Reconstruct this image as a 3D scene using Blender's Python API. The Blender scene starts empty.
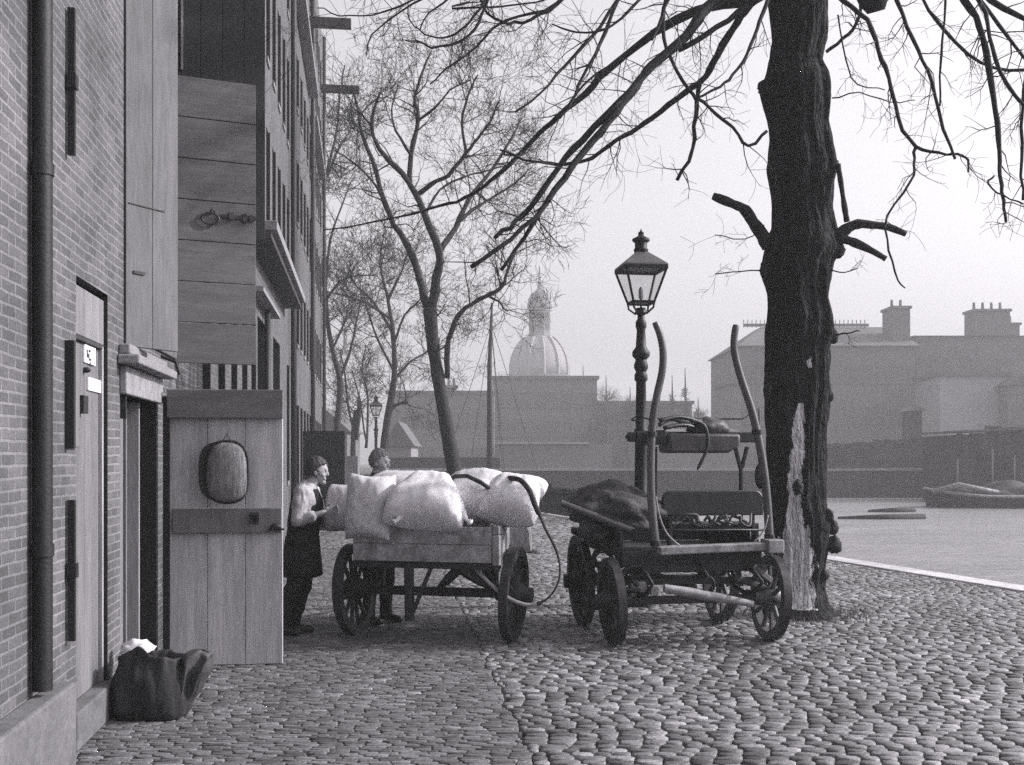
import bpy, bmesh, math, random
import numpy as np
from mathutils import Vector, Matrix, noise as mnoise
R = math.radians
scene = bpy.context.scene
COL = scene.collection

# ------------------------------------------------------------------ camera, sky, sun, exposure
CX, HY, F, CAMZ = 512.0, 460.0, 1100.0, 1.65
cam_d = bpy.data.cameras.new('camera')
cam = bpy.data.objects.new('camera', cam_d); COL.objects.link(cam)
cam.location = (0, 0, CAMZ); cam.rotation_euler = (R(90), 0, 0)
cam_d.sensor_width = 36.0; cam_d.lens = 36.0 * F / 1024.0
cam_d.shift_y = (HY - 382.5) / 1024.0
cam_d.clip_start = 0.05; cam_d.clip_end = 3000
scene.camera = cam

SUN = Vector((0.86, 0.07, 0.50)).normalized()      # towards the sun
TINT = (1.0, 0.972, 1.02)
world = bpy.data.worlds.new('World'); scene.world = world
world.use_nodes = True
nt = world.node_tree; nt.nodes.clear()
sky = nt.nodes.new('ShaderNodeTexSky'); sky.sky_type = 'NISHITA'
sky.sun_disc = False
sky.sun_elevation = math.asin(SUN.z)
sky.sun_rotation = math.atan2(SUN.x, SUN.y)
sky.air_density = 1.0; sky.dust_density = 6.0; sky.ozone_density = 0.5
bw = nt.nodes.new('ShaderNodeSeparateColor')     # the old plate sees the sky by its blue light
tintn = nt.nodes.new('ShaderNodeMix'); tintn.data_type = 'RGBA'; tintn.blend_type = 'MULTIPLY'
tintn.inputs[0].default_value = 1.0
tintn.inputs[7].default_value = (*TINT, 1)
bg = nt.nodes.new('ShaderNodeBackground'); bg.inputs['Strength'].default_value = 0.15
wo = nt.nodes.new('ShaderNodeOutputWorld')
nt.links.new(sky.outputs[0], bw.inputs[0]); nt.links.new(bw.outputs[2], tintn.inputs[6])
nt.links.new(tintn.outputs[2], bg.inputs[0]); nt.links.new(bg.outputs[0], wo.inputs[0])

sd = bpy.data.lights.new('sun', 'SUN'); sd.energy = 3.0; sd.angle = R(1.2); sd.color = (1.0, 0.98, 0.99)
so = bpy.data.objects.new('sun', sd); COL.objects.link(so)
so.rotation_euler = (-SUN).to_track_quat('-Z', 'Y').to_euler()
so.location = (30, -10, 30)
scene.view_settings.view_transform = 'Standard'; scene.view_settings.look = 'None'
scene.view_settings.exposure = 0.86; scene.view_settings.gamma = 1.0
scene.view_settings.use_curve_mapping = False
scene.cycles.volume_bounces = 0
scene.cycles.max_bounces = 6
scene.cycles.use_denoising = False      # keep the grain, as in the old print

# ------------------------------------------------------------------ helpers
def P(px, py, Y):
    return Vector(((px - CX) / F * Y, Y, CAMZ - (py - HY) / F * Y))

class MB:
    def __init__(s): s.v = []; s.f = []; s.t = []
    def tone(s, k, n):
        s.t += [k] * n
    def add(s, vs, fs, tone=1.0):
        o = len(s.v); s.v += [tuple(v) for v in vs]; s.f += [tuple(i + o for i in f) for f in fs]
        s.t += [tone] * len(vs)
    def box(s, c, d, M=None, tone=1.0):
        hx, hy, hz = d[0] / 2, d[1] / 2, d[2] / 2
        vs = [Vector((x, y, z)) for x in (-hx, hx) for y in (-hy, hy) for z in (-hz, hz)]
        if M is not None: vs = [M @ v for v in vs]
        c = Vector(c); vs = [v + c for v in vs]
        s.add(vs, [(0, 1, 3, 2), (4, 6, 7, 5), (0, 4, 5, 1), (2, 3, 7, 6), (0, 2, 6, 4), (1, 5, 7, 3)], tone)
    def b2(s, a, b, tone=1.0):
        a = Vector(a); b = Vector(b)
        s.box((a + b) / 2, (abs(b.x - a.x), abs(b.y - a.y), abs(b.z - a.z)), None, tone)
    def bar(s, p0, p1, w, h, up=(0, 0, 1), tone=1.0):
        p0 = Vector(p0); p1 = Vector(p1); d = p1 - p0; L = d.length; d.normalize()
        up = Vector(up)
        if abs(d.dot(up)) > .98: up = Vector((1, 0, 0))
        x = d.cross(up).normalized(); z = x.cross(d)
        M = Matrix((x, d, z)).transposed()
        s.box((p0 + p1) / 2, (w, L, h), M, tone)
    def tube(s, pts, rad, n=8, cap=True, tone=1.0):
        pts = [Vector(p) for p in pts]; m = len(pts)
        if not hasattr(rad, '__len__'): rad = [rad] * m
        vs = []; fs = []; ref = None
        for i, p in enumerate(pts):
            t = (pts[min(i + 1, m - 1)] - pts[max(i - 1, 0)])
            if t.length < 1e-9: t = Vector((0, 0, 1))
            t.normalize()
            if ref is None:
                ref = Vector((0, 0, 1)) if abs(t.z) < .9 else Vector((1, 0, 0))
            a = ref - t * ref.dot(t)
            if a.length < 1e-5: a = t.orthogonal()
            a.normalize(); ref = a; b = t.cross(a)
            for k in range(n):
                an = 2 * math.pi * k / n
                vs.append(p + (a * math.cos(an) + b * math.sin(an)) * rad[i])
        for i in range(m - 1):
            for k in range(n):
                k2 = (k + 1) % n
                fs.append((i * n + k, i * n + k2, (i + 1) * n + k2, (i + 1) * n + k))
        if cap:
            fs.append(tuple(range(n - 1, -1, -1))); fs.append(tuple((m - 1) * n + k for k in range(n)))
        s.add(vs, fs, tone)
    def lathe(s, prof, c=(0, 0, 0), n=16, M=None, rot=0.0, cap=True, tone=1.0):
        vs = []; fs = []; m = len(prof); c = Vector(c)
        for r, z in prof:
            for k in range(n):
                an = rot + 2 * math.pi * k / n
                v = Vector((r * math.cos(an), r * math.sin(an), z))
                if M is not None: v = M @ v
                vs.append(v + c)
        for i in range(m - 1):
            for k in range(n):
                k2 = (k + 1) % n
                fs.append((i * n + k, i * n + k2, (i + 1) * n + k2, (i + 1) * n + k))
        if cap:
            fs.append(tuple(range(n - 1, -1, -1))); fs.append(tuple((m - 1) * n + k for k in range(n)))
        s.add(vs, fs, tone)
    def prism(s, poly, dvec, tone=1.0):
        poly = [Vector(p) for p in poly]; d = Vector(dvec); n = len(poly)
        vs = poly + [p + d for p in poly]
        fs = [tuple(range(n - 1, -1, -1)), tuple(range(n, 2 * n))]
        for k in range(n):
            k2 = (k + 1) % n; fs.append((k, k2, k2 + n, k + n))
        s.add(vs, fs, tone)
    def ell(s, c, r, M=None, nu=16, nv=10, tone=1.0, fn=None):
        vs = []; fs = []; c = Vector(c)
        for j in range(nv + 1):
            th = math.pi * j / nv
            for k in range(nu):
                ph = 2 * math.pi * k / nu
                u = Vector((math.sin(th) * math.cos(ph), math.sin(th) * math.sin(ph), math.cos(th)))
                v = Vector((u.x * r[0], u.y * r[1], u.z * r[2]))
                if fn: v = fn(u, v)
                if M is not None: v = M @ v
                vs.append(v + c)
        for j in range(nv):
            for k in range(nu):
                k2 = (k + 1) % nu
                a, b, cc, d = j * nu + k, j * nu + k2, (j + 1) * nu + k2, (j + 1) * nu + k
                if j == 0: fs.append((a, d, cc))
                elif j == nv - 1: fs.append((a, d, b))
                else: fs.append((a, d, cc, b))
        s.add(vs, fs, tone)
    def build(s, name, mat, parent=None, smooth=False, bevel=0.0, loc=None, autosmooth=None):
        me = bpy.data.meshes.new(name)
        me.from_pydata(s.v, [], s.f); me.update()
        at = me.attributes.new('tone', 'FLOAT', 'POINT')
        at.data.foreach_set('value', np.array(s.t, dtype=np.float32))
        bm = bmesh.new(); bm.from_mesh(me)
        bmesh.ops.remove_doubles(bm, verts=bm.verts, dist=1e-7) if False else None
        bmesh.ops.recalc_face_normals(bm, faces=bm.faces)
        bm.to_mesh(me); bm.free()
        o = bpy.data.objects.new(name, me); COL.objects.link(o)
        me.materials.append(mat)
        if smooth:
            me.polygons.foreach_set('use_smooth', [True] * len(me.polygons))
            if autosmooth: me.set_sharp_from_angle(angle=R(autosmooth))
        if bevel > 0:
            md = o.modifiers.new('bevel', 'BEVEL'); md.width = bevel; md.segments = 2; md.limit_method = 'ANGLE'
            md.angle_limit = R(40); md.harden_normals = False
        if parent is not None: o.parent = parent
        if loc is not None: o.location = loc
        return o

def tag(o, label=None, cat=None, group=None, kind=None):
    if label: o['label'] = label
    if cat: o['category'] = cat
    if group: o['group'] = group
    if kind: o['kind'] = kind
    return o
def empty(name, loc=(0, 0, 0), rz=0.0, label=None, cat=None, group=None):
    o = bpy.data.objects.new(name, None); COL.objects.link(o)
    o.location = loc; o.rotation_euler = (0, 0, rz); o.empty_display_size = .2
    return tag(o, label, cat, group)
def copy_tree(o, parent=None):
    c = o.copy(); COL.objects.link(c)
    if parent is not None: c.parent = parent
    for ch in list(o.children): copy_tree(ch, c)
    return c

# ------------------------------------------------------------------ materials
def new_mat(name):
    m = bpy.data.materials.new(name); m.use_nodes = True
    nt = m.node_tree; nt.nodes.clear()
    out = nt.nodes.new('ShaderNodeOutputMaterial'); b = nt.nodes.new('ShaderNodeBsdfPrincipled')
    nt.links.new(b.outputs[0], out.inputs[0])
    return m, nt, b
def N(nt, typ, **kw):
    n = nt.nodes.new(typ)
    for k, v in kw.items(): setattr(n, k, v)
    return n
def grey(v): return (v * TINT[0], v * TINT[1], v * TINT[2], 1)
def objcoord(nt, scale=(1, 1, 1), generated=False):
    tc = N(nt, 'ShaderNodeTexCoord'); mp = N(nt, 'ShaderNodeMapping')
    mp.inputs['Scale'].default_value = scale
    nt.links.new(tc.outputs['Object'], mp.inputs[0]); return mp.outputs[0]
def noise_tex(nt, vec, scale, detail=5, rough=.6, dist=0):
    n = N(nt, 'ShaderNodeTexNoise'); n.inputs['Scale'].default_value = scale
    n.inputs['Detail'].default_value = detail; n.inputs['Roughness'].default_value = rough
    n.inputs['Distortion'].default_value = dist
    nt.links.new(vec, n.inputs['Vector']); return n.outputs['Fac']
def ramp(nt, fac, stops):
    r = N(nt, 'ShaderNodeValToRGB')
    e = r.color_ramp.elements
    while len(e) < len(stops): e.new(.5)
    for i, (p, v) in enumerate(stops): e[i].position = p; e[i].color = (v, v, v, 1)
    nt.links.new(fac, r.inputs[0]); return r.outputs[0]
def math_n(nt, op, a, b):
    m = N(nt, 'ShaderNodeMath', operation=op)
    for i, x in enumerate((a, b)):
        if isinstance(x, (int, float)): m.inputs[i].default_value = x
        else: nt.links.new(x, m.inputs[i])
    return m.outputs[0]
def tintmul(nt, fac, v):
    mx = N(nt, 'ShaderNodeMix', data_type='RGBA', blend_type='MULTIPLY')
    mx.inputs[0].default_value = 1; mx.inputs[7].default_value = grey(v)
    nt.links.new(fac, mx.inputs[6]); return mx.outputs[2]
def bump(nt, b, h, strength, dist):
    bp = N(nt, 'ShaderNodeBump'); bp.inputs['Strength'].default_value = strength; bp.inputs['Distance'].default_value = dist
    nt.links.new(h, bp.inputs['Height']); nt.links.new(bp.outputs[0], b.inputs['Normal'])
def attr(nt, name='tone'):
    a = N(nt, 'ShaderNodeAttribute', attribute_name=name); return a.outputs['Fac']

def mat_rough(name, v, lo=.7, hi=1.25, scale=6, stretch=(1, 1, 1), rough=.8, bscale=None, bstr=.3, bdist=.01, spec=.3, fine=True, metallic=0, speck=None):
    """grey surface with wear in two scales, per-piece tone and a little relief"""
    m, nt, b = new_mat(name)
    vec = objcoord(nt, stretch)
    n1 = noise_tex(nt, vec, scale, 6, .65, .3)
    c = ramp(nt, n1, [(.28, lo), (.72, hi)])
    if fine:
        n2 = noise_tex(nt, vec, scale * 7, 3, .7)
        c = math_n(nt, 'MULTIPLY', c, ramp(nt, n2, [(.3, .82), (.7, 1.15)]))
    if speck:
        n3 = noise_tex(nt, objcoord(nt, speck[1]), speck[0], 3, .8)
        c = math_n(nt, 'MULTIPLY', c, ramp(nt, n3, [(.33, speck[2]), (.66, speck[3])]))
    c = math_n(nt, 'MULTIPLY', c, attr(nt))
    col = tintmul(nt, c, v); nt.links.new(col, b.inputs['Base Color'])
    b.inputs['Roughness'].default_value = rough; b.inputs['Specular IOR Level'].default_value = spec
    b.inputs['Metallic'].default_value = metallic
    h = noise_tex(nt, vec, bscale or scale * 5, 4, .6)
    bump(nt, b, h, bstr, bdist)
    return m

def mat_brick(name, v, mort, bw=.21, rh=.065, ms=.012, dirt=.75):
    m, nt, b = new_mat(name)
    tc = N(nt, 'ShaderNodeTexCoord'); sx = N(nt, 'ShaderNodeSeparateXYZ'); cx = N(nt, 'ShaderNodeCombineXYZ')
    nt.links.new(tc.outputs['Object'], sx.inputs[0])
    s = math_n(nt, 'ADD', sx.outputs[0], sx.outputs[1])
    # waver the courses a little so they are not ruled lines
    wv = noise_tex(nt, tc.outputs['Object'], 2.3, 2, .5)
    zz = math_n(nt, 'ADD', sx.outputs[2], math_n(nt, 'MULTIPLY', math_n(nt, 'SUBTRACT', wv, .5), .03))
    wv2 = noise_tex(nt, tc.outputs['Object'], 14, 2, .5)
    s = math_n(nt, 'ADD', s, math_n(nt, 'MULTIPLY', math_n(nt, 'SUBTRACT', wv2, .5), .03))
    nt.links.new(s, cx.inputs[0]); nt.links.new(zz, cx.inputs[1])
    br = N(nt, 'ShaderNodeTexBrick'); nt.links.new(cx.outputs[0], br.inputs['Vector'])
    br.inputs['Scale'].default_value = 1; br.inputs['Brick Width'].default_value = bw; br.inputs['Row Height'].default_value = rh
    br.inputs['Mortar Size'].default_value = ms; br.inputs['Mortar Smooth'].default_value = .25; br.inputs['Bias'].default_value = -.1
    br.inputs['Color1'].default_value = (v * .78, v * .78, v * .78, 1); br.inputs['Color2'].default_value = (v * 1.15, v * 1.15, v * 1.15, 1)
    br.inputs['Mortar'].default_value = (mort, mort, mort, 1)
    n1 = noise_tex(nt, tc.outputs['Object'], 1.1, 6, .65, .4)
    n2 = noise_tex(nt, tc.outputs['Object'], 45, 4, .7)
    c = math_n(nt, 'MULTIPLY', ramp(nt, n1, [(.3, dirt), (.7, 1.2)]), ramp(nt, n2, [(.3, .7), (.7, 1.25)]))
    bwn = N(nt, 'ShaderNodeRGBToBW'); nt.links.new(br.outputs['Color'], bwn.inputs[0])
    c = math_n(nt, 'MULTIPLY', c, bwn.outputs[0])
    nt.links.new(tintmul(nt, c, 1.0), b.inputs['Base Color'])
    b.inputs['Roughness'].default_value = .9; b.inputs['Specular IOR Level'].default_value = .2
    h = math_n(nt, 'SUBTRACT', math_n(nt, 'MULTIPLY', n2, .5), br.outputs['Fac'])
    bump(nt, b, h, .6, .008)
    return m

M = {}
M['brick_near'] = mat_brick('old_brick', .115, .18, .2, .058, .008, .55)
M['brick_far'] = mat_brick('warehouse_brick', .095, .125, .2, .06, .009)
M['brick_dark'] = mat_brick('dark_brick', .03, .045)
M['stone'] = mat_rough('weathered_stone', .12, scale=5, bstr=.4)
M['stone_pale'] = mat_rough('pale_stone', .24, scale=5, bstr=.3)
M['kerb'] = mat_rough('pale_kerb_stone', .5, scale=5, bstr=.3)
M['pave_brick'] = mat_rough('clinker', .105, .7, 1.25, scale=1.6, rough=.8, bscale=60, bstr=.5, bdist=.004, spec=.3, speck=(75, (.4, 1, 1), .45, 1.6))
M['sett'] = mat_rough('granite_sett', .125, .5, 1.5, scale=.8, rough=.6, bscale=45, bstr=.6, bdist=.006, spec=.5, speck=(60, (.5, 1, 1), .5, 1.55))
M['earth'] = mat_rough('earth', .04, scale=2.5, bstr=.5)
M['wood_door'] = mat_rough('grey_door_wood', .15, .7, 1.2, scale=3.0, stretch=(3, 3, .35), bscale=25, bstr=.35, bdist=.004)
M['wood_hdoor'] = mat_rough('grey_plank_wood', .13, .75, 1.2, scale=3.0, stretch=(.4, .4, 4), bscale=25, bstr=.35, bdist=.004)
M['wood_shutter'] = mat_rough('shutter_wood', .115, .75, 1.2, scale=3.0, stretch=(3, 3, .3), bscale=25, bstr=.3, bdist=.004)
M['wood_streak'] = mat_rough('streaked_door_wood', .36, .72, 1.3, scale=2.2, stretch=(4, 4, .35), bscale=25, bstr=.3, bdist=.004)
M['dark_paint_and_shade'] = mat_rough('dark_wood_and_shade', .014, .7, 1.3, scale=4, stretch=(2, 2, .4), rough=.6)  # dark boards; also the painted shade of reveals and one shutter
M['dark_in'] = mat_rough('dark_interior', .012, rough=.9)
M['wood_cart'] = mat_rough('worn_cart_wood', .24, .35, 1.5, scale=7, rough=.75, bscale=40, bstr=.4, bdist=.004)
M['wood_dark'] = mat_rough('dark_cart_wood', .02, .5, 1.6, scale=9, rough=.65, bscale=50, bstr=.4, bdist=.004)
M['wood_shaft'] = mat_rough('polished_shaft_wood', .055, .5, 1.6, scale=5, stretch=(1, 1, .4), rough=.4, bscale=30, bstr=.3, bdist=.004, spec=.5)
M['iron'] = mat_rough('black_iron', .013, .6, 1.5, scale=12, rough=.55, spec=.3)
M['iron_worn'] = mat_rough('worn_tyre_iron', .05, .5, 1.5, scale=14, rough=.4, metallic=.6)
M['leather'] = mat_rough('black_leather', .010, .6, 1.6, scale=12, rough=.45, spec=.5)
M['leather_g'] = mat_rough('grey_leather', .05, .5, 1.5, scale=10, rough=.5, spec=.4)
M['sacking'] = mat_rough('white_sacking', .68, .82, 1.1, scale=5, rough=.9, bscale=70, bstr=.25, bdist=.006)
M['tarp'] = mat_rough('dark_tarpaulin', .04, .4, 1.9, scale=7, rough=.8, bscale=14, bstr=.8, bdist=.03)
M['canvas_dark'] = mat_rough('dark_canvas', .020, .5, 1.7, scale=9, rough=.75, bscale=50, bstr=.5, bdist=.01)
M['paper'] = mat_rough('paper', .75, .9, 1.05, scale=9)
M['ink'] = mat_rough('ink', .03)
M['white_paint'] = mat_rough('white_paint', .22, .75, 1.05, scale=4)
M['bark_far'] = mat_rough('bark', .014, .6, 1.4, scale=6, stretch=(1, 1, .3), bscale=18, bstr=.6, bdist=.02)
M['twig'] = mat_rough('twig', .012, fine=False)
M['skin'] = mat_rough('skin', .34, .9, 1.1, scale=14, rough=.6)
M['cloth_white'] = mat_rough('shirt_cloth', .38, .8, 1.1, scale=12, bscale=30, bstr=.6, bdist=.015)
M['cloth_dark'] = mat_rough('dark_cloth', .014, .6, 1.5, scale=12, rough=.9, bscale=28, bstr=.6, bdist=.015)
M['cloth_mid'] = mat_rough('grey_cloth', .04, .6, 1.5, scale=12, rough=.9, bscale=28, bstr=.6, bdist=.015)
M['hair'] = mat_rough('hair', .04, .5, 1.7, scale=40, stretch=(1, 1, .4), rough=.6)
M['hair_fair'] = mat_rough('fair_hair', .16, .6, 1.4, scale=40, rough=.6)
M['far_wall'] = mat_rough('hazy_wall', .115, .8, 1.2, scale=.4)
M['dome_lead'] = mat_rough('dome_lead', .22, .8, 1.2, scale=.4)
M['far_roof'] = mat_rough('slate_roof', .085, .8, 1.2, scale=.6)
M['far_pale'] = mat_rough('pale_plaster', .30, .85, 1.1, scale=.5)
M['far_dark'] = mat_rough('dark_boards', .012, .7, 1.5, scale=.7, stretch=(3, 3, .3))
M['grass'] = mat_rough('dry_grass', .10)
M['rope'] = mat_rough('rope', .25, scale=30)
M['rope_dark'] = mat_rough('dark_strap', .03, scale=30)

def mat_glass():
    m = bpy.data.materials.new('lantern_glass'); m.use_nodes = True; nt = m.node_tree; nt.nodes.clear()
    out = N(nt, 'ShaderNodeOutputMaterial'); mx = N(nt, 'ShaderNodeMixShader'); t = N(nt, 'ShaderNodeBsdfTransparent')
    g = N(nt, 'ShaderNodeBsdfPrincipled'); g.inputs['Base Color'].default_value = (.35, .35, .35, 1); g.inputs['Roughness'].default_value = .12
    t.inputs[0].default_value = (.94, .94, .94, 1)
    mx.inputs[0].default_value = .16
    nt.links.new(t.outputs[0], mx.inputs[1]); nt.links.new(g.outputs[0], mx.inputs[2]); nt.links.new(mx.outputs[0], out.inputs[0])
    return m
M['glass'] = mat_glass()
def mat_pane():
    m, nt, b = new_mat('window_glass')
    b.inputs['Base Color'].default_value = grey(.02); b.inputs['Roughness'].default_value = .1
    return m
M['pane'] = mat_pane()
def mat_water():
    m, nt, b = new_mat('canal_water')
    v = objcoord(nt, (.7, 1.6, 1)); n1 = noise_tex(nt, v, 2.2, 4, .6, .4); n2 = noise_tex(nt, v, .35, 3, .5)
    c = ramp(nt, n2, [(.3, .8), (.7, 1.15)])
    nt.links.new(tintmul(nt, c, .22), b.inputs['Base Color'])
    b.inputs['Roughness'].default_value = .22
    bump(nt, b, n1, .9, .12)
    return m
M['water'] = mat_water()
def mat_bark_big():
    m, nt, b = new_mat('rough_bark')
    v = objcoord(nt, (1, 1, .28))
    n1 = noise_tex(nt, v, 22, 7, .7, 1.2); n2 = noise_tex(nt, v, 5, 4, .6, .5)
    vo = N(nt, 'ShaderNodeTexVoronoi', feature='DISTANCE_TO_EDGE'); vo.inputs['Scale'].default_value = 26
    nt.links.new(v, vo.inputs['Vector'])
    vv = ramp(nt, vo.outputs[0], [(0, .25), (.25, 1)])
    c = math_n(nt, 'MULTIPLY', ramp(nt, n1, [(.3, .4), (.75, 1.8)]), ramp(nt, n2, [(.3, .7), (.7, 1.3)]))
    c = math_n(nt, 'MULTIPLY', c, vv)
    dark = math_n(nt, 'MULTIPLY', c, .020)
    nb = noise_tex(nt, objcoord(nt, (1, 1, .15)), 30, 6, .7, .5)
    bare = math_n(nt, 'MULTIPLY', ramp(nt, nb, [(.3, .3), (.6, 1.15)]), .78)
    mx = N(nt, 'ShaderNodeMix', data_type='FLOAT')
    ba = attr(nt, 'bare'); eb = noise_tex(nt, objcoord(nt, (1, 1, .4)), 16, 5, .7)
    msk = ramp(nt, math_n(nt, 'ADD', ba, math_n(nt, 'MULTIPLY', math_n(nt, 'SUBTRACT', eb, .5), 1.9)), [(.45, 0), (.56, 1)])
    nt.links.new(msk, mx.inputs[0]); nt.links.new(dark, mx.inputs[2]); nt.links.new(bare, mx.inputs[3])
    nt.links.new(tintmul(nt, mx.outputs[0], 1.0), b.inputs['Base Color'])
    b.inputs['Roughness'].default_value = .9; b.inputs['Specular IOR Level'].default_value = .2
    bump(nt, b, math_n(nt, 'ADD', n1, math_n(nt, 'MULTIPLY', vv, .8)), .9, .03)
    return m
M['bark'] = mat_bark_big()

# ------------------------------------------------------------------ ground, paving, quay, water
WD = Vector((-.1325, .9912, 0)); WO = Vector((-1.67, 0, 0)); WN = Vector((.9912, .1325, 0))
def wallx(Y): return -1.67 - .1336 * Y
def edgex(Y): return .124 - .1106 * (Y - 5.95)          # joint between brick pavement and setts
def ej(Y): return .05 * mnoise.noise(Vector((Y * 2.1, 0, 0))) + .035 * mnoise.noise(Vector((Y * 9, 4, 0)))
def quayx(Y): return 5.5 - .274 * (Y - 18.5)
WATER = -.62
g = MB()
g.add([(-240, -38, -.03), (quayx(-38), -38, -.03), (quayx(66), 66, -.03), (-240, 66, -.03)], [(0, 1, 2, 3)])
g.add([(-240, 66, -.045), (240, 66, -.045), (240, 590, -.045), (-240, 590, -.045)], [(0, 1, 2, 3)])
tag(g.build('ground', M['earth']), kind='structure')
w = MB()
w.add([(-30, -38, WATER), (240, -38, WATER), (240, 66.2, WATER), (-30, 66.2, WATER)], [(0, 1, 2, 3)])
tag(w.build('canal_water', M['water']), kind='structure')
q = MB()
for k in range(60):
    Y0 = -38 + k * 1.75; Y1 = Y0 + 1.735
    a = Vector((quayx(Y0), Y0, 0)); b = Vector((quayx(Y1), Y1, 0))
    q.bar(a + Vector((-.2, 0, -.06)), b + Vector((-.2, 0, -.06)), .42, .16, tone=.85 + .3 * random.Random(k).random())
tag(q.build('quay_coping', M['kerb'], bevel=.015), kind='structure')
qw = MB()
qw.bar((quayx(-38) - .18, -38, -.62), (quayx(66) - .18, 66, -.62), .34, .96)
tag(qw.build('quay_wall', M['brick_dark']), kind='structure')

def sett_field(name, mat, rows, seed, pillow, sig=.34):
    """rows: list of (y centre, depth, x0, x1, length, jitter); every stone is its own little pillow, all one sheet of paving"""
    rng = np.random.default_rng(seed)
    base = np.array([(-1, -1), (0, -1), (1, -1), (1, 0), (1, 1), (0, 1), (-1, 1), (-1, 0)], float)
    V = []; Fc = []; T = []
    for (yc, dp, x0, x1, ln) in rows:
        x = x0 + rng.uniform(-ln, 0)
        while x < x1:
            L = ln * rng.uniform(.72, 1.3)
            if x + L > x0 + .03 and x < x1 - .03:
                xa = max(x, x0); xb = min(x + L, x1)
                cx = (xa + xb) / 2; hx = max((xb - xa) / 2 - pillow[2], .01); hy = dp / 2 - pillow[3]
                o = len(V); rot = rng.normal(0, .03)
                cr, sr = math.cos(rot), math.sin(rot)
                zc = rng.normal(0, pillow[1]); tx, ty = rng.normal(0, .035), rng.normal(0, .05)
                t = float(np.clip(rng.normal(1, sig), .35, 2.1))
                if rng.random() < .05: t *= 1.5
                yo = yc + rng.normal(0, dp * .045)
                for (sc, z, ch) in ((1.0, -.035, .9), (1.0, -pillow[0] * .75, .84), (.90, -pillow[0] * .10, .82)):
                    for (bx, by) in base:
                        k = ch if bx and by else 1
                        lx, ly = bx * hx * sc * k, by * hy * (sc if sc == 1 else .80) * k
                        V.append((cx + lx * cr - ly * sr, yo + lx * sr + ly * cr, z + zc + lx * tx + ly * ty)); T.append(t)
                V.append((cx, yo, zc + .0)); T.append(t)
                for k in range(8):
                    k2 = (k + 1) % 8
                    Fc.append((o + k, o + k2, o + 8 + k2, o + 8 + k)); Fc.append((o + 8 + k, o + 8 + k2, o + 16 + k2, o + 16 + k))
                    Fc.append((o + 16 + k, o + 16 + k2, o + 24))
            x += L
    me = bpy.data.meshes.new(name); me.from_pydata(V, [], Fc); me.update()
    at = me.attributes.new('tone', 'FLOAT', 'POINT'); at.data.foreach_set('value', np.array(T, dtype=np.float32))
    me.polygons.foreach_set('use_smooth', [True] * len(me.polygons)); me.materials.append(mat)
    o = bpy.data.objects.new(name, me); COL.objects.link(o); o['kind'] = 'structure'
    return o
rows = []; Y = 3.6; rr = random.Random(3)
while Y < 62:
    dp = .078 * rr.uniform(.8, 1.22) * (1 if Y < 22 else 2)
    rows.append((Y + dp / 2, dp, edgex(Y) + ej(Y) + .004, quayx(Y) - .42, .135 if Y < 22 else .2)); Y += dp
sett_field('cobbled_street', M['sett'], rows, 5, (.0075, .0019, .0035, .0070))
rows = []; Y = 3.6
while Y < 62:
    dp = .046 * (1 if Y < 20 else 3)
    rows.append((Y + dp / 2, dp, wallx(Y) - .05, edgex(Y) + ej(Y) + rr.uniform(-.01, .008), .14)); Y += dp
sett_field('brick_pavement', M['pave_brick'], rows, 6, (.0022, .0007, .0008, .0028), .22)

# ------------------------------------------------------------------ facade on the left (local x along the wall, local y into it)
WANG = math.atan2(WD.y, WD.x)
def uY(Y): return Y / .9912
def bldg(name, label): return empty(name, WO, WANG, label, 'building')
def wall_open(mb, rv, u0, u1, z0, z1, ops, dep):
    us = sorted({u0, u1, *[o[0] for o in ops], *[o[1] for o in ops]}); zs = sorted({z0, z1, *[o[2] for o in ops], *[o[3] for o in ops]})
    for i in range(len(us) - 1):
        for j in range(len(zs) - 1):
            cu, cz = (us[i] + us[i + 1]) / 2, (zs[j] + zs[j + 1]) / 2
            if any(o[0] < cu < o[1] and o[2] < cz < o[3] for o in ops): continue
            mb.add([(us[i], 0, zs[j]), (us[i + 1], 0, zs[j]), (us[i + 1], 0, zs[j + 1]), (us[i], 0, zs[j + 1])], [(0, 1, 2, 3)])
    for (a, b, c, d) in ops:
        r_ = MB(); rv.append(r_)
        for qd in ([(a, 0, c), (a, dep, c), (a, dep, d), (a, 0, d)], [(b, 0, c), (b, 0, d), (b, dep, d), (b, dep, c)],
                   [(a, 0, d), (a, dep, d), (b, dep, d), (b, 0, d)], [(a, 0, c), (b, 0, c), (b, dep, c), (a, dep, c)]):
            r_.add(qd, [(0, 1, 2, 3)])
def shell(mb, u0, u1, z1, dep=9.0, b0=0.0):
    mb.add([(u0, b0, 0), (u0, dep, 0), (u0, dep, z1), (u0, b0, z1)], [(0, 1, 2, 3)])
    mb.add([(u1, b0, 0), (u1, dep, 0), (u1, dep, z1), (u1, b0, z1)], [(0, 1, 2, 3)])
    mb.add([(u0, dep, 0), (u1, dep, 0), (u1, dep, z1), (u0, dep, z1)], [(0, 1, 2, 3)])
    mb.add([(u0, b0, z1), (u1, b0, z1), (u1, dep, z1), (u0, dep, z1)], [(0, 1, 2, 3)])

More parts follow.
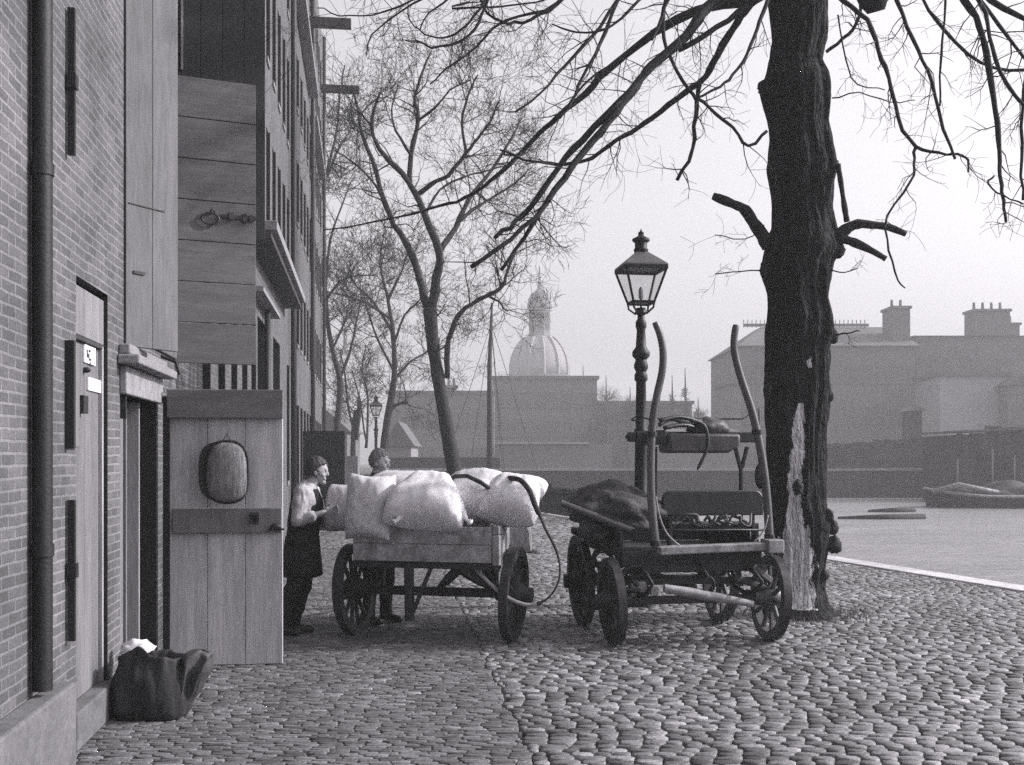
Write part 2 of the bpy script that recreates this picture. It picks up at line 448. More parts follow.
A = bldg('brick_warehouse', 'nearest pale brick warehouse with a narrow plank door and open wooden shutters')
d1 = (uY(6.36), uY(7.14), .0, 2.72); d2 = (uY(7.50), uY(8.80), .0, 2.2)
hat = (uY(7.64), uY(9.66), 2.62, 5.4)
UA0, UA1 = uY(-4), uY(10.95)
mb, rv = MB(), []
wall_open(mb, rv, UA0, UA1, 0, 9.5, [d1, d2, hat], .24)
shell(mb, UA0, UA1, 9.5)
mb.build('wall', M['brick_near'], A)
for r_ in rv: r_.build('reveal', M['dark_paint_and_shade'], A)  # shade of the recesses is painted into these jambs
m = MB()
m.b2((UA0, -.13, 0), (uY(5.86), -.003, .47)); m.build('plinth', M['stone'], A, bevel=.015)
m = MB(); m.b2((uY(6.2), -.05, 0), (uY(7.28), .2, .22)); m.build('doorstep', M['stone'], A, bevel=.012)
# door 1, nearly flush with the wall
m = MB()
x = d1[0] + .05
for k in range(4):
    m.b2((x, .045, .225), (x + .168, .08, 2.36), tone=.85 + .1 * (k % 3)); x += .170
door = m.build('door', M['wood_door'], A, bevel=.003)
m = MB(); m.b2((d1[0] + .02, .02, 2.39), (d1[1] - .02, .08, 2.68), tone=1.25); m.build('transom', M['wood_door'], A, bevel=.006)
m = MB(); m.b2((d1[0] + .001, .015, .22), (d1[0] + .045, .07, 2.385)); m.b2((d1[1] - .045, .022, .22), (d1[1] - .012, .07, 2.385), tone=1.9); m.b2((d1[0] + .05, .02, 2.362), (d1[1] - .05, .09, 2.388), tone=.3)
m.build('door_frame', M['wood_door'], A, bevel=.004)
def onA(px, py, yl=0.0):
    k = (px - CX) / F
    u = (-1.67 - .9912 * yl + .1325 * k * yl) / (.9912 * k + .1325); Yv = .9912 * u - .1325 * yl
    return u, CAMZ - (py - HY) / F * Yv
def plate(name, px0, px1, py0, py1, y0, y1, mat, parent, bevel=0):
    u0, za = onA(px0, py0, y1); u1, zb = onA(px1, py1, y1)
    zt = onA(px0, py0, y1)[1]; zb = onA(px0, py1, y1)[1]
    m = MB(); m.b2((u0, y0, zb), (u1, y1, zt)); return m.build(name, mat, parent, bevel=bevel)
nz = plate('notice', 83, 94, 344, 362, .033, .043, M['paper'], door)
u0, zt = onA(83, 345, .04)
m = MB()
for (du, dz, w_, h_) in ((.055, .02, .016, .05), (.105, .018, .035, .013), (.095, .042, .016, .03), (.115, .07, .036, .013), (.13, .09, .014, .03)):
    m.b2((u0 + du, .028, zt - dz - h_), (u0 + du + w_, .032, zt - dz))
m.build('notice_mark', M['ink'], door)
plate('label_plate', 87, 100, 377, 390, .033, .043, M['paper'], door)
u0, z0 = onA(86, 370, .03); m = MB(); m.ell((u0, .03, z0), (.018, .03, .018)); m.build('knob', M['iron'], door, smooth=True)
plate('lock_box', 76.5, 81, 395, 413, .0, .044, M['wood_dark'], door, .004)
nbd = plate('notice_board', 67, 75, 341, 447, -.03, -.003, M['wood_door'], A, .004)
plate('edge_batten', 65, 66.9, 340, 448, -.05, -.003, M['dark_paint_and_shade'], nbd)
for (py0, py1, tn) in ((8, 155, 1), (500, 641, 1)):
    ua, za = onA(66, py0); _, zb = onA(66, py1)
    m = MB(); m.b2((ua - .016, -.05, zb), (ua + .016, -.01, za)); m.b2((ua - .03, -.06, (za + zb) / 2 - .04), (ua + .03, -.012, (za + zb) / 2 + .04))
    m.build('wall_anchor', M['iron'], A)
# drainpipe
ua, _ = onA(42.5, 300, -.06)
m = MB(); m.tube([(ua, -.06, z) for z in (.5, 2, 4, 6, 9.4)], .048, 14)
for z in (1.2, 3.1, 5.0, 6.9, 8.8): m.lathe([(.055, -.03), (.055, .03)], (ua, -.06, z), 14)
m.build('drainpipe', M['iron'], A, smooth=True, autosmooth=40)
# doorway 2
m = MB(); m.b2((d2[0] - .1, -.15, 2.30), (d2[1] + .08, -.003, 2.365)); m.b2((d2[0] - .06, -.08, 2.37), (d2[1] + .04, -.003, 2.44)); m.build('cornice', M['white_paint'], A, bevel=.012)
m = MB(); m.b2((d2[0] - .02, -.05, 2.10), (d2[1] + .02, .0, 2.295)); m.build('lintel', M['stone_pale'], A, bevel=.01)
m = MB(); m.b2((d2[0], .03, .02), (d2[0] + .24, .10, 2.09)); m.build('door_post', M['wood_door'], A, bevel=.006)
m = MB(); m.b2((d2[0] + .245, .15, .02), (d2[1], .19, 2.09)); dr = m.build('dark_door', M['dark_paint_and_shade'], A)
m = MB(); m.b2((d2[0] + .62, .09, .02), (d2[0] + .66, .145, 2.09)); m.b2((d2[0] + .93, .06, .02), (d2[0] + .97, .145, 2.09), tone=1.6); m.build('door_mullion', M['wood_door'], dr)
u0, z0 = onA(123, 404); m = MB(); m.b2((u0, -.02, z0 - .1), (u0 + .03, .035, z0 + .1)); m.build('handle', M['iron'], A, bevel=.004)
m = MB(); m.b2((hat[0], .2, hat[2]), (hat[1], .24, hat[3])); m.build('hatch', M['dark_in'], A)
m = MB(); m.b2((hat[0] - .02, -.025, 2.53), (hat[1] + .02, -.003, 2.615)); m.build('hatch_sill', M['stone'], A, bevel=.01)
m = MB(); m.tube([(uY(9.0), -.0, 2.5), (uY(9.0), -.12, 2.45), (uY(9.0), -.15, 2.35)], .014, 6); m.build('iron_hook', M['iron'], A)
m = MB(); m.tube([(uY(9.3), 0, 2.15), (uY(9.3), -.24, 2.15)], .015, 6); m.build('iron_bracket', M['iron'], A)

def leaf(name, hx, hy, ang_dir, W, z0, z1, planks, mat, th=.045, label=None):
    """a hinged leaf standing out from the wall: local x from hinge, local z up, in a frame given in world xy"""
    d = Vector((ang_dir[0], ang_dir[1], 0)).normalized()
    o = MB(); rng = random.Random(name + str(hx))
    if planks[0] == 'h':
        n = planks[1]; h = (z1 - z0) / n
        for k in range(n): o.b2((0, -th / 2, z0 + k * h + .004), (W, th / 2, z0 + (k + 1) * h - .004), tone=rng.uniform(.85, 1.12))
    else:
        n = planks[1]; ww = W / n
        for k in range(n): o.b2((k * ww + .002, -th / 2, z0), ((k + 1) * ww - .002, th / 2, z1), tone=rng.uniform(.88, 1.1))
    ob = o.build(name, mat, A, bevel=.003)
    Mw = Matrix.Translation((hx, hy, 0)) @ Matrix.Rotation(math.atan2(d.y, d.x), 4, 'Z')
    Ma = Matrix.Translation(WO) @ Matrix.Rotation(WANG, 4, 'Z')
    ob.matrix_local = Ma.inverted() @ Mw
    if label: ob['label'] = label
    return ob
# near upright shutter, big plank shutter behind it, dark leaf behind that
s1 = leaf('shutter', -2.69, 7.62, (.57, 1), .476, 2.44, 6.2, ('v', 2), M['wood_shutter'], label='tall narrow shutter of upright boards')
m = MB(); m.b2((.02, -.03, 3.43), (.34, -.0245, 3.437)); m.b2((.06, -.035, 2.95), (.16, -.024, 2.97)); m.build('strap', M['iron'], s1)
s2 = leaf('shutter', -2.955, 9.63, (1, .42), .70, 2.50, 5.02, ('h', 7), M['wood_hdoor'], label='broad shutter of horizontal planks with an iron hasp')
m = MB()
ring = [(.30 + .075 * math.cos(t), -.045, 3.78 + .05 * math.sin(t)) for t in [2 * math.pi * k / 16 for k in range(17)]]
m.tube(ring, .010, 6, cap=False); m.tube([(.30, -.04, 3.83), (.31, -.06, 3.87), (.34, -.04, 3.84)], .009, 6); m.build('ring', M['iron_worn'], s2, smooth=True)
m = MB(); m.b2((.40, -.045, 3.80), (.70, -.025, 3.83)); m.b2((.46, -.06, 3.785), (.50, -.02, 3.85)); m.b2((.58, -.055, 3.775), (.615, -.02, 3.845)); m.b2((.64, -.055, 3.78), (.67, -.02, 3.84)); m.build('bolt', M['iron_worn'], s2)
s3 = leaf('shutter', -2.965, 9.76, (1, .42), .765, 3.65, 7.5, ('v', 4), M['dark_paint_and_shade'], label='dark shutter with its shade painted into the boards')  # its shaded face is put in as dark board colour
m = MB(); m.b2((.02, -.06, 5.1), (.04, -.025, 7.4)); m.build('edge_batten', M['white_paint'], s3)
# lower plank door standing open over the pavement
s4 = leaf('door', -2.745, 8.83, (1, .10), .893, .004, 2.20, ('v', 3), M['wood_streak'], label='streaked pale plank door standing open')
m = MB(); m.b2((-.012, -.075, 1.985), (.90, -.024, 2.215)); m.build('top_rail', M['wood_hdoor'], s4, bevel=.006)
m = MB(); m.b2((.03, -.062, 1.065), (.89, -.024, 1.265)); m.build('middle_rail', M['wood_door'], s4, bevel=.006)
m = MB(); m.b2((.64, -.075, 1.14), (.71, -.0625, 1.23)); m.b2((.655, -.083, 1.16), (.695, -.0755, 1.21), tone=.3); m.build('lock_plate', M['iron_worn'], s4)
m = MB(); m.ell((.845, -.085, 1.115), (.045, .03, .028)); m.b2((.78, -.08, 1.085), (.91, -.0625, 1.10)); m.build('latch', M['iron'], s4, smooth=False)
m = MB()
m.b2((-.05, -.03, .0), (-.004, .05, 2.16)); m.build('hinge_post', M['dark_paint_and_shade'], s4)

# feed basket hung on that door
bp = P(226.5, 472, 8.72)
bk = empty('feed_basket', (bp.x, bp.y + .03, 0), R(6), 'oval wicker feed basket hanging on the open plank door', 'basket')
m = MB()
def boxy(u, v):
    e = lambda t, p: math.copysign(abs(t) ** p, t)
    a = math.atan2(u.x, -u.y); k = 1 + .012 * math.sin(a * 19) + .03 * mnoise.noise(u * 3)
    return Vector((e(u.x, .8) * .155 * k * (1 - .10 * u.z), e(u.y, .8) * .058 * k, e(u.z, .62) * .235))
m.ell((0, -.035, bp.z), (.145, .12, .235), None, 60, 26, fn=boxy)
m.build('wicker_body', mat_rough('wicker', .19, .4, 1.5, scale=9, stretch=(5, 5, 1), bscale=40, bstr=.9, bdist=.02), bk, smooth=True)
m = MB()
m.tube([(math.copysign(abs(math.cos(t)) ** .8, math.cos(t)) * .165, -.015, bp.z + math.copysign(abs(math.sin(t)) ** .62, math.sin(t)) * .245) for t in [2 * math.pi * k / 24 for k in range(25)]], .012, 6, cap=False)
m.build('rim', M['wood_dark'], bk, smooth=True)
m = MB(); m.prism([(math.copysign(abs(math.cos(t)) ** .8, math.cos(t)) * .17 - .055, -.012, bp.z + math.copysign(abs(math.sin(t)) ** .62, math.sin(t)) * .235 + .005) for t in [2 * math.pi * k / 28 for k in range(28)]], (0, .012, 0)); m.build('painted_shade_plate', M['leather'], bk)  # dark oval set to the left stands in for the basket's shadow
m = MB(); m.tube([(-.06, -.05, bp.z + .2), (0, -.03, bp.z + .3), (.06, -.05, bp.z + .2)], .006, 5); m.build('hanging_cord', M['rope_dark'], bk)

# middle warehouse
def facade(root, Y0, Y1, H, cols, rows, mat, ww, dep, skip=(), extra=()):
    u0, u1 = uY(Y0), uY(Y1); ops = []
    for (za, zb) in rows:
        for Yc in cols:
            if any(a < Yc < b and c < (za + zb) / 2 < d for (a, b, c, d) in skip): continue
            ops.append((uY(Yc) - ww / 2, uY(Yc) + ww / 2, za, zb))
    mb, rv = MB(), []
    wall_open(mb, rv, u0, u1, 0, H, ops + list(extra), dep); shell(mb, u0, u1, H)
    mb.build('wall', mat, root)
    for r_ in rv[len(ops):]: r_.build('reveal', M['dark_paint_and_shade'], root)
    for k, (a, b, c, d) in enumerate(ops):
        m = MB(); m.b2((a, dep - .05, c), (b, dep, d)); wd = m.build('window', M['pane'], root); rv[k].build('reveal', M['dark_paint_and_shade'], wd)  # reveals coloured dark in place of shade inside the openings
        f = MB(); f.b2((a, .005, c), (a + .06, dep - .06, d)); f.b2((b - .06, -.03, c), (b - .001, dep - .06, d)); f.b2((a + .06, .06, (c + d) / 2 - .03), (b - .06, dep - .055, (c + d) / 2 + .03))
        f.build('frame', M['dark_paint_and_shade'], wd)
        s_ = MB(); s_.b2((a - .02, -.03, c - .09), (b + .02, dep - .06, c - .003), tone=.8); s_.build('sill', M['stone_pale'], wd)
    return ops
B = bldg('brick_warehouse', 'middle brick warehouse with a white canopy cornice and iron drainpipe')
canopyY = (15.6, 22.9)
facade(B, 10.97, 24.45, 14.2, [11.5 + 1.22 * k for k in range(11)], [(1.2, 3.7), (5.5, 7.3), (8.5, 10.3), (11.3, 12.9)], M['brick_far'], .42, .2, skip=[(16.8, 22.5, 0, 5)],
       extra=[(uY(17.1), uY(18.6), 0, 3.9), (uY(20), uY(21.6), 0, 3.9)])
for (ya, yb_) in ((17.1, 18.6), (20, 21.6)):
    m = MB(); m.b2((uY(ya), .14, 0), (uY(yb_), .19, 3.9)); m.build('double_door', M['dark_paint_and_shade'], B)
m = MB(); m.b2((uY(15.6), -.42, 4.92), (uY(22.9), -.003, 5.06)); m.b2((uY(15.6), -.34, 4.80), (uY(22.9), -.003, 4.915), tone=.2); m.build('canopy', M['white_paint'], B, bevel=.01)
m = MB(); m.b2((uY(15.9), -.20, 4.10), (uY(19.1), -.003, 4.17)); m.build('door_ledge', M['white_paint'], B)
m = MB(); m.tube([(uY(24.2), -.1, z) for z in (0, 5, 10, 14)], .065, 10); m.build('drainpipe', M['iron'], B, smooth=True)
m = MB(); m.tube([(uY(17.95), -.08, z) for z in (0, 2, 4.1)], .05, 10); m.build('drainpipe', M['iron'], B, smooth=True)
C3 = bldg('brick_warehouse', 'farthest tall brick warehouse with two hoisting beams and a pale gutter')
facade(C3, 24.47, 42.7, 18.0, [25.6 + 1.55 * k for k in range(11)], [(.9, 3.0), (4.5, 6.0), (7.5, 9.0), (10.3, 11.6), (13.2, 14.4), (15.4, 16.6)], M['brick_far'], .55, .22)
m = MB(); m.b2((uY(25.2), -.28, 12.50), (uY(33), -.003, 12.66)); m.build('gutter', M['white_paint'], C3, bevel=.02)
m = MB(); m.b2((uY(33.3), -.24, 11.95), (uY(40.5), -.003, 12.1)); m.build('gutter', M['white_paint'], C3, bevel=.02)
for Yp in (33.15, 42.3):
    m = MB(); m.tube([(uY(Yp), -.1, z) for z in (0, 6, 11.9, 17.9)], .07, 8); m.build('drainpipe', M['iron'], C3, smooth=True)
for (Yb, pyb, L) in ((32.6, 22, 1.25), (42.2, 88.5, 1.45)):
    zb = CAMZ + (HY - pyb) / F * Yb
    m = MB(); m.b2((uY(Yb) - .12, -L, zb - .14), (uY(Yb) + .12, .3, zb + .14)); m.build('hoist_beam', M['wood_dark'], C3, bevel=.02)
# dark leaf far along the facade
fl = P(303, 430, 25.0); zt = CAMZ + (460 - 431) / F * 25
m = MB(); Lx = 42 / F * 25
for k in range(5): m.b2((fl.x + k * Lx / 5 + .003, 24.97, .05), (fl.x + (k + 1) * Lx / 5 - .003, 25.03, zt), tone=.9 + .05 * k)
o = m.build('far_door', M['dark_paint_and_shade'], None)
o.name = 'open_door_leaf'; o.parent = C3
o.matrix_local = (Matrix.Translation(WO) @ Matrix.Rotation(WANG, 4, 'Z')).inverted()
m = MB(); bb = P(347, 456, 27.0); m.b2((bb.x, 26.97, .5), (bb.x + 11 / F * 27, 27.03, bb.z)); m.b2((bb.x + .1, 26.98, 0), (bb.x + .16, 27.02, .5))
tag(m.build('pale_signboard', M['far_pale']), 'small pale board on a post beside the dark open door leaf', 'board')

# ------------------------------------------------------------------ street lamps
LY = 12.5
def make_lamp():
    lx = (641 - CX) / F * LY; k = LY / F
    Z = lambda py: CAMZ - (py - HY) * k
    root = empty('street_lamp', (lx, LY, 0), 0, 'tall black iron gas street lamp behind the four wheeled wagon', 'street lamp', 'gas street lamps')
    m = MB()
    m.lathe([(.17, 0), (.17, .08), (.14, .12), (.13, .55), (.15, .58), (.15, .64), (.10, .70), (.085, 1.2), (.095, 1.23), (.095, 1.27), (.075, 1.32), (.068, Z(440)), (.085, Z(437)), (.085, Z(432)), (.062, Z(428)), (.056, Z(382)),
             (.075, Z(380)), (.075, Z(375)), (.058, Z(372)), (.08, Z(368)), (.08, Z(365)), (.062, Z(360)), (.10, Z(356)), (.10, Z(352)), (.06, Z(347)), (.048, Z(330)), (.062, Z(327)), (.062, Z(322)), (.04, Z(319)), (.04, Z(314))], (0, 0, 0), 16)
    for i in range(12):
        a = 2 * math.pi * i / 12; m.tube([(.135 * math.cos(a), .135 * math.sin(a), .13), (.085 * math.cos(a), .085 * math.sin(a), 1.18)], .014, 5)
    m.build('post', M['iron'], root, smooth=True, autosmooth=45)
    m = MB(); zz = Z(437); m.tube([(-.14, 0, zz), (.2, 0, zz)], .018, 8); m.ell((-.15, 0, zz), (.03, .03, .03), None, 8, 6); m.ell((.21, 0, zz), (.03, .03, .03), None, 8, 6); m.build('ladder_bar', M['iron'], root, smooth=True)
    zt, zb = Z(270), Z(303); wt, wb = .235, .12; rot = R(45 + 9)
    lan = MB()
    def corner(w, z, i): a = rot + i * math.pi / 2; return Vector((w * math.sqrt(2) * math.cos(a), w * math.sqrt(2) * math.sin(a), z))
    for i in range(4):
        lan.tube([corner(wb, zb, i), corner(wt, zt, i)], .014, 6)
        for (w_, z_) in ((wb, zb), (wt, zt)): lan.bar(corner(w_, z_, i), corner(w_, z_, i + 1), .03, .03)
        lan.tube([corner(wb, zb, i), corner(wb * .95, zb - .06, i), corner(.05, Z(314), i)], .012, 6)
    lan.lathe([(.03, Z(316)), (.075, Z(313)), (.05, Z(308))], (0, 0, 0), 10)
    lan.tube([(0, 0, Z(314)), (0, 0, Z(288))], .012, 6)
    L = lan.build('lantern_frame', M['iron'], root)
    gl = MB()
    for i in range(4): gl.add([corner(wb - .004, zb + .01, i), corner(wb - .004, zb + .01, i + 1), corner(wt - .004, zt - .01, i + 1), corner(wt - .004, zt - .01, i)], [(0, 1, 2, 3)])
    gl.build('glass', M['glass'], L)
    mt = MB(); mt.lathe([(.008, Z(300)), (.028, Z(298)), (.028, Z(290)), (.01, Z(287))], (0, 0, 0), 8); mt.build('burner', M['far_pale'], L)
    rf = MB()
    rf.lathe([(wt * 1.46, zt + .012), (wt * 1.5, zt + .03), (wt * 1.42, zt + .05), (.10, Z(253)), (.085, Z(252))], (0, 0, 0), 4, rot=rot)
    rfo = rf.build('lantern_roof', mat_rough('lamp_roof_metal', .10, rough=.45, spec=.5), root)
    ch = MB(); ch.lathe([(.075, Z(253)), (.085, Z(250)), (.07, Z(248)), (.07, Z(243)), (.10, Z(241)), (.10, Z(239)), (.045, Z(236.5)), (.03, Z(235)), (.035, Z(233)), (.012, Z(231)), (.004, Z(229))], (0, 0, 0), 14)
    ch.build('chimney', M['iron'], root, smooth=True, autosmooth=40)
    return root
lamp = make_lamp()
l2 = copy_tree(lamp); l2.location = ((376 - CX) / F * 44, 44, 0); l2['label'] = 'small distant black street lamp among bare trees beyond the sacks'

# ------------------------------------------------------------------ frames for carts
class Frame:
    def __init__(s, x, y, ang):
        s.x, s.y, s.a = x, y, ang; s.ex = (math.cos(ang), math.sin(ang)); s.ey = (-math.sin(ang), math.cos(ang))
    def at(s, px, py, b):
        k = (px - CX) / F
        r = (k * (s.y + b * s.ey[1]) - (s.x + b * s.ey[0])) / (s.ex[0] - k * s.ex[1])
        Y = s.y + r * s.ex[1] + b * s.ey[1]
        return Vector((r, b, CAMZ - (py - HY) / F * Y))
def wheel(parent, loc, Rd, w, nsp, wood, tilt=0.0, rotp=0.0):
    Mx = Matrix.Rotation(R(90), 3, 'Y')
    m = MB()
    m.lathe([(Rd - .085, -w / 2), (Rd - .012, -w / 2), (Rd - .012, w / 2), (Rd - .085, w / 2), (Rd - .085, -w / 2)], (0, 0, 0), 40, Mx, cap=False)
    for i in range(nsp):
        a = 2 * math.pi * i / nsp + rotp
        d = Vector((0, math.cos(a), math.sin(a)))
        m.tube([d * .07, d * (Rd * .55), d * (Rd - .07)], [.026, .020, .024], 6)
    wh = m.build('wheel', wood, parent, smooth=True, autosmooth=35, loc=loc)
    wh.rotation_euler = (0, tilt, 0)
    t = MB(); t.lathe([(Rd - .0115, -w / 2 - .002), (Rd, -w / 2 - .002), (Rd, w / 2 + .002), (Rd - .0115, w / 2 + .002), (Rd - .0115, -w / 2 - .002)], (0, 0, 0), 48, Mx, cap=False)
    t.build('tyre', M['iron_worn'], wh, smooth=True, autosmooth=35)
    h = MB(); h.lathe([(.045, -.17), (.07, -.165), (.075, -.10), (.10, -.07), (.105, .06), (.075, .10), (.07, .17), (.04, .18)], (0, 0, 0), 18, Mx)
    h.build('hub', wood, wh, smooth=True, autosmooth=40)
    return wh

# ------------------------------------------------------------------ hand cart with sacks
cf = Frame(-.72, 10.22, R(-14.0))
cart = empty('hand_cart', (cf.x, cf.y, 0), cf.a, 'two wheeled wooden hand cart loaded with white sacks', 'hand cart')
RW = .43
wheel(cart, (.76, 0, RW), RW, .075, 12, M['wood_dark'], R(3), .1)
wheel(cart, (-.80, 0, RW), RW, .075, 12, M['wood_dark'], R(-3), .2)
m = MB(); m.bar((-.72, 0, RW), (.72, 0, RW), .07, .08, tone=1); m.build('axle', M['wood_dark'], cart, bevel=.008)
Z0, Z1 = .74, 1.06
m = MB(); rng = random.Random(2)
for k in range(2):
    m.b2((-.64, -.42, Z0 + k * .16 + .002), (.66, -.38, Z0 + (k + 1) * .16 - .002), tone=rng.uniform(.9, 1.15))
m.build('end_board', M['wood_cart'], cart, bevel=.006)
m = MB(); m.b2((.665, -.425, Z0 - .02), (.735, -.30, Z1 - .07)); m.b2((.665, -.42, Z1 - .067), (.73, -.31, Z1 + .01)); m.build('corner_block', M['wood_cart'], cart, bevel=.012)
for s in (-.66, .665):
    m = MB(); m.b2((s, -.295 if s > 0 else -.37, Z0), (s + .035, 1.0, Z1 - .03)); m.build('side_board', M['wood_cart'], cart, bevel=.006)
m = MB(); m.b2((-.62, .96, Z0), (.66, 1.0, Z1 - .03)); m.build('far_board', M['wood_cart'], cart, bevel=.006)
m = MB()
for k in range(6): m.b2((-.62 + k * .214, -.375, Z0 + .01), (-.62 + k * .214 + .21, .955, Z0 + .045))
m.build('bed', M['wood_cart'], cart)
for s in (-.55, .55):
    m = MB(); m.b2((s - .04, -.325, Z0 - .075), (s + .04, 1.2, Z0 + .005)); m.build('chassis_beam', M['wood_dark'], cart, bevel=.008)
m = MB(); m.b2((-.66, -.40, Z0 - .06), (.70, -.33, Z0 - .003)); m.build('cross_beam', M['wood_dark'], cart, bevel=.008)
for s in (-.55, .55):
    m = MB(); m.bar((s, 0, RW + .04), (s, 0, Z0 - .07), .09, .11); m.tube([(s, -.25, Z0 - .08), (s, 0, RW + .12), (s, .25, Z0 - .08)], .03, 6); m.build('axle_bolster', M['wood_dark'], cart)
a = cf.at(408, 560, -.42); 
m = MB(); m.bar((a.x, -.4, Z0 - .02), (a.x + .01, -.4, .21), .09, .07); m.build('leg', M['wood_dark'], cart, bevel=.01)
a2 = cf.at(431, 558, -.42); m = MB(); m.bar((a2.x, -.42, Z0 - .05), (a.x + .05, -.42, .30), .04, .03); m.build('leg_brace', M['wood_dark'], cart)
m = MB(); a3 = cf.at(455, 562, -.3)
m.tube([(a3.x + .05, -.36, Z0 - .06), (a3.x - .06, -.33, .58), (a3.x - .18, -.3, .47)], [.05, .045, .02], 6); m.tube([(a3.x + .08, -.36, Z0 - .06), (a3.x + .22, -.3, .58), (a3.x + .36, -.25, .5)], [.05, .045, .03], 6); m.build('spring_hanger', M['iron'], cart)
for s in (-.6, .6):
    m = MB(); m.tube([(s, 1.0, Z0 + .02), (s * .95, 1.5, Z0 - .04), (s * .9, 2.0, Z0 - .1)], [.035, .03, .025], 8); m.build('handle', M['wood_shaft'], cart, smooth=True)

# sacks
def sack(name, c, size, rot, seed, label, mat=None, wr=.055, ears=.25, group='sacks loaded on the hand cart', sag=.25, rc=.6, taper=0):
    rng = random.Random(seed); n = 34; vs = []; fs = []; off = Vector((seed * 3.1, seed * 1.7, 0))
    E = rot
    def pt(a, b, side):
        # a,b in -1..1 over the flat bag
        th = (max(0, 1 - abs(a) ** 3.2) * max(0, 1 - abs(b) ** 3.2)) ** .48
        pin = 1 - .17 * (1 - abs(a) ** 2 * (1 + ears)) * abs(b) ** 3 - .0
        pin2 = 1 - .12 * (1 - abs(b) ** 2 * (1 + ears)) * abs(a) ** 3
        x = a * size[0] * pin2 * math.sqrt(1 - rc * b * b / 2); y = b * size[1] * pin * math.sqrt(1 - rc * a * a / 2); z = side * th * size[2]
        x *= 1 - taper * (b + .25) if b > -.25 else 1
        p = Vector((x, y, z))
        edge = max(abs(a), abs(b))
        nn = mnoise.noise(p * 3.2 + off) * wr * 1.3 + abs(mnoise.noise(Vector((p.x * 9, p.y * 4, side)) + off)) * wr * 1.1 * (.35 + .65 * edge ** 2) + (abs(mnoise.noise(Vector((p.x * 14 + p.y * 5, p.y * 6 - p.x * 3, side)) + off)) - .2) * wr * .55 + mnoise.noise(Vector((a * 9, b * 9, side)) + off) * wr * .7 * edge ** 4
        p.z += nn * (.35 + side * .65 * (th > .02)) * size[2] * 2.0
        if side < 0: p.z *= (1 - sag)
        return p
    idx = {}
    for side in (1, -1):
        for i in range(n + 1):
            for j in range(n + 1):
                bd = i in (0, n) or j in (0, n)
                if side == -1 and bd: idx[(side, i, j)] = idx[(1, i, j)]; continue
                a, b = -1 + 2 * i / n, -1 + 2 * j / n
                a = math.sin(a * math.pi / 2) * .6 + a * .4; b = math.sin(b * math.pi / 2) * .6 + b * .4
                idx[(side, i, j)] = len(vs); vs.append(pt(a, b, side))
    for side in (1, -1):
        for i in range(n):
            for j in range(n):
                f = (idx[(side, i, j)], idx[(side, i + 1, j)], idx[(side, i + 1, j + 1)], idx[(side, i, j + 1)])
                fs.append(f if side == 1 else f[::-1])
    m = MB(); m.add(vs, fs, (1, 1.0, .80, .9, 1.0, .85, .78, .9, .82, .9)[seed]); o = m.build(name, mat or M['sacking'], None, smooth=True)
    o.location = c; o.rotation_euler = E
    if group: tag(o, label, 'sack', group)
    else: tag(o, label, 'sack')
    return o
s_ = lambda px, py, Y: P(px, py, Y)
big_sack = sack('sack', s_(428, 502, 9.88), (.40, .31, .245), (R(44), R(4), R(-8)), 1, 'largest bulging white sack at the near end of the cart', rc=.45, taper=.45)
sack('sack', s_(371, 507, 10.0), (.24, .33, .20), (R(82), R(2), R(-14)), 2, 'upright white sack draped over the cart corner beside the man', rc=.45)
sack('sack', s_(474, 498, 10.12), (.34, .30, .22), (R(30), R(-4), R(-14)), 3, 'half hidden white sack under the strap between two fuller sacks')
sack('sack', s_(513, 502, 9.98), (.29, .27, .22), (R(40), R(6), R(-16)), 4, 'rounded white sack at the right corner of the cart', rc=.4, taper=.22)
sack('sack', s_(505, 490, 10.6), (.44, .34, .14), (R(12), R(2), R(-10)), 5, 'flat white sack at the back of the cart load')
sack('sack', s_(346, 508, 10.46), (.20, .26, .19), (R(80), R(0), R(-15)), 6, 'rounded pale sack held against the cart by the man in white sleeves')
sack('sack', s_(406, 500, 10.6), (.50, .40, .27), (R(8), R(0), R(-14)), 8, 'white sack lying in the middle of the cart behind the largest one')
sack('sack', s_(446, 518, 10.55), (.60, .40, .18), (R(3), R(0), R(-14)), 9, 'lowest white sack on the cart bed under the others')
Ms = Matrix.LocRotScale(big_sack.location, big_sack.rotation_euler, None).inverted()
for (px, py, dx) in ((398, 519, -1), (466, 519, 1)):
    c = P(px, py, 9.66); m = MB()
    m.tube([Ms @ (c + Vector((-.05 * dx, .06, .06))), Ms @ (c + Vector((-.01 * dx, .02, .01))), Ms @ (c + Vector((.012 * dx, -.01, -.012))), Ms @ (c + Vector((.04 * dx, -.03, -.03)))], [.05, .026, .014, .034], 10)
    m.build('tied_ear', M['sacking'], big_sack, smooth=True)
m = MB()
pts = [(444, 482, 10.2), (455, 476.5, 10.0), (467, 476, 9.86), (480, 482, 9.8), (489, 488, 9.85), (494, 497, 10.1)]
m.tube([P(*p) for p in pts], [.018, .02, .02, .02, .018, .012], 8)
pts = [(508, 478, 9.95), (520, 480, 9.75), (529, 490, 9.62), (535, 505, 9.6), (540, 516, 9.6), (546, 530, 9.6), (553, 543, 9.6), (558, 556, 9.62), (560, 570, 9.63), (558, 583, 9.63), (551, 595, 9.63), (540, 603, 9.63), (527, 605, 9.64), (512, 600, 9.65), (498, 591, 9.68), (484, 578, 9.72), (472, 566, 9.8)]
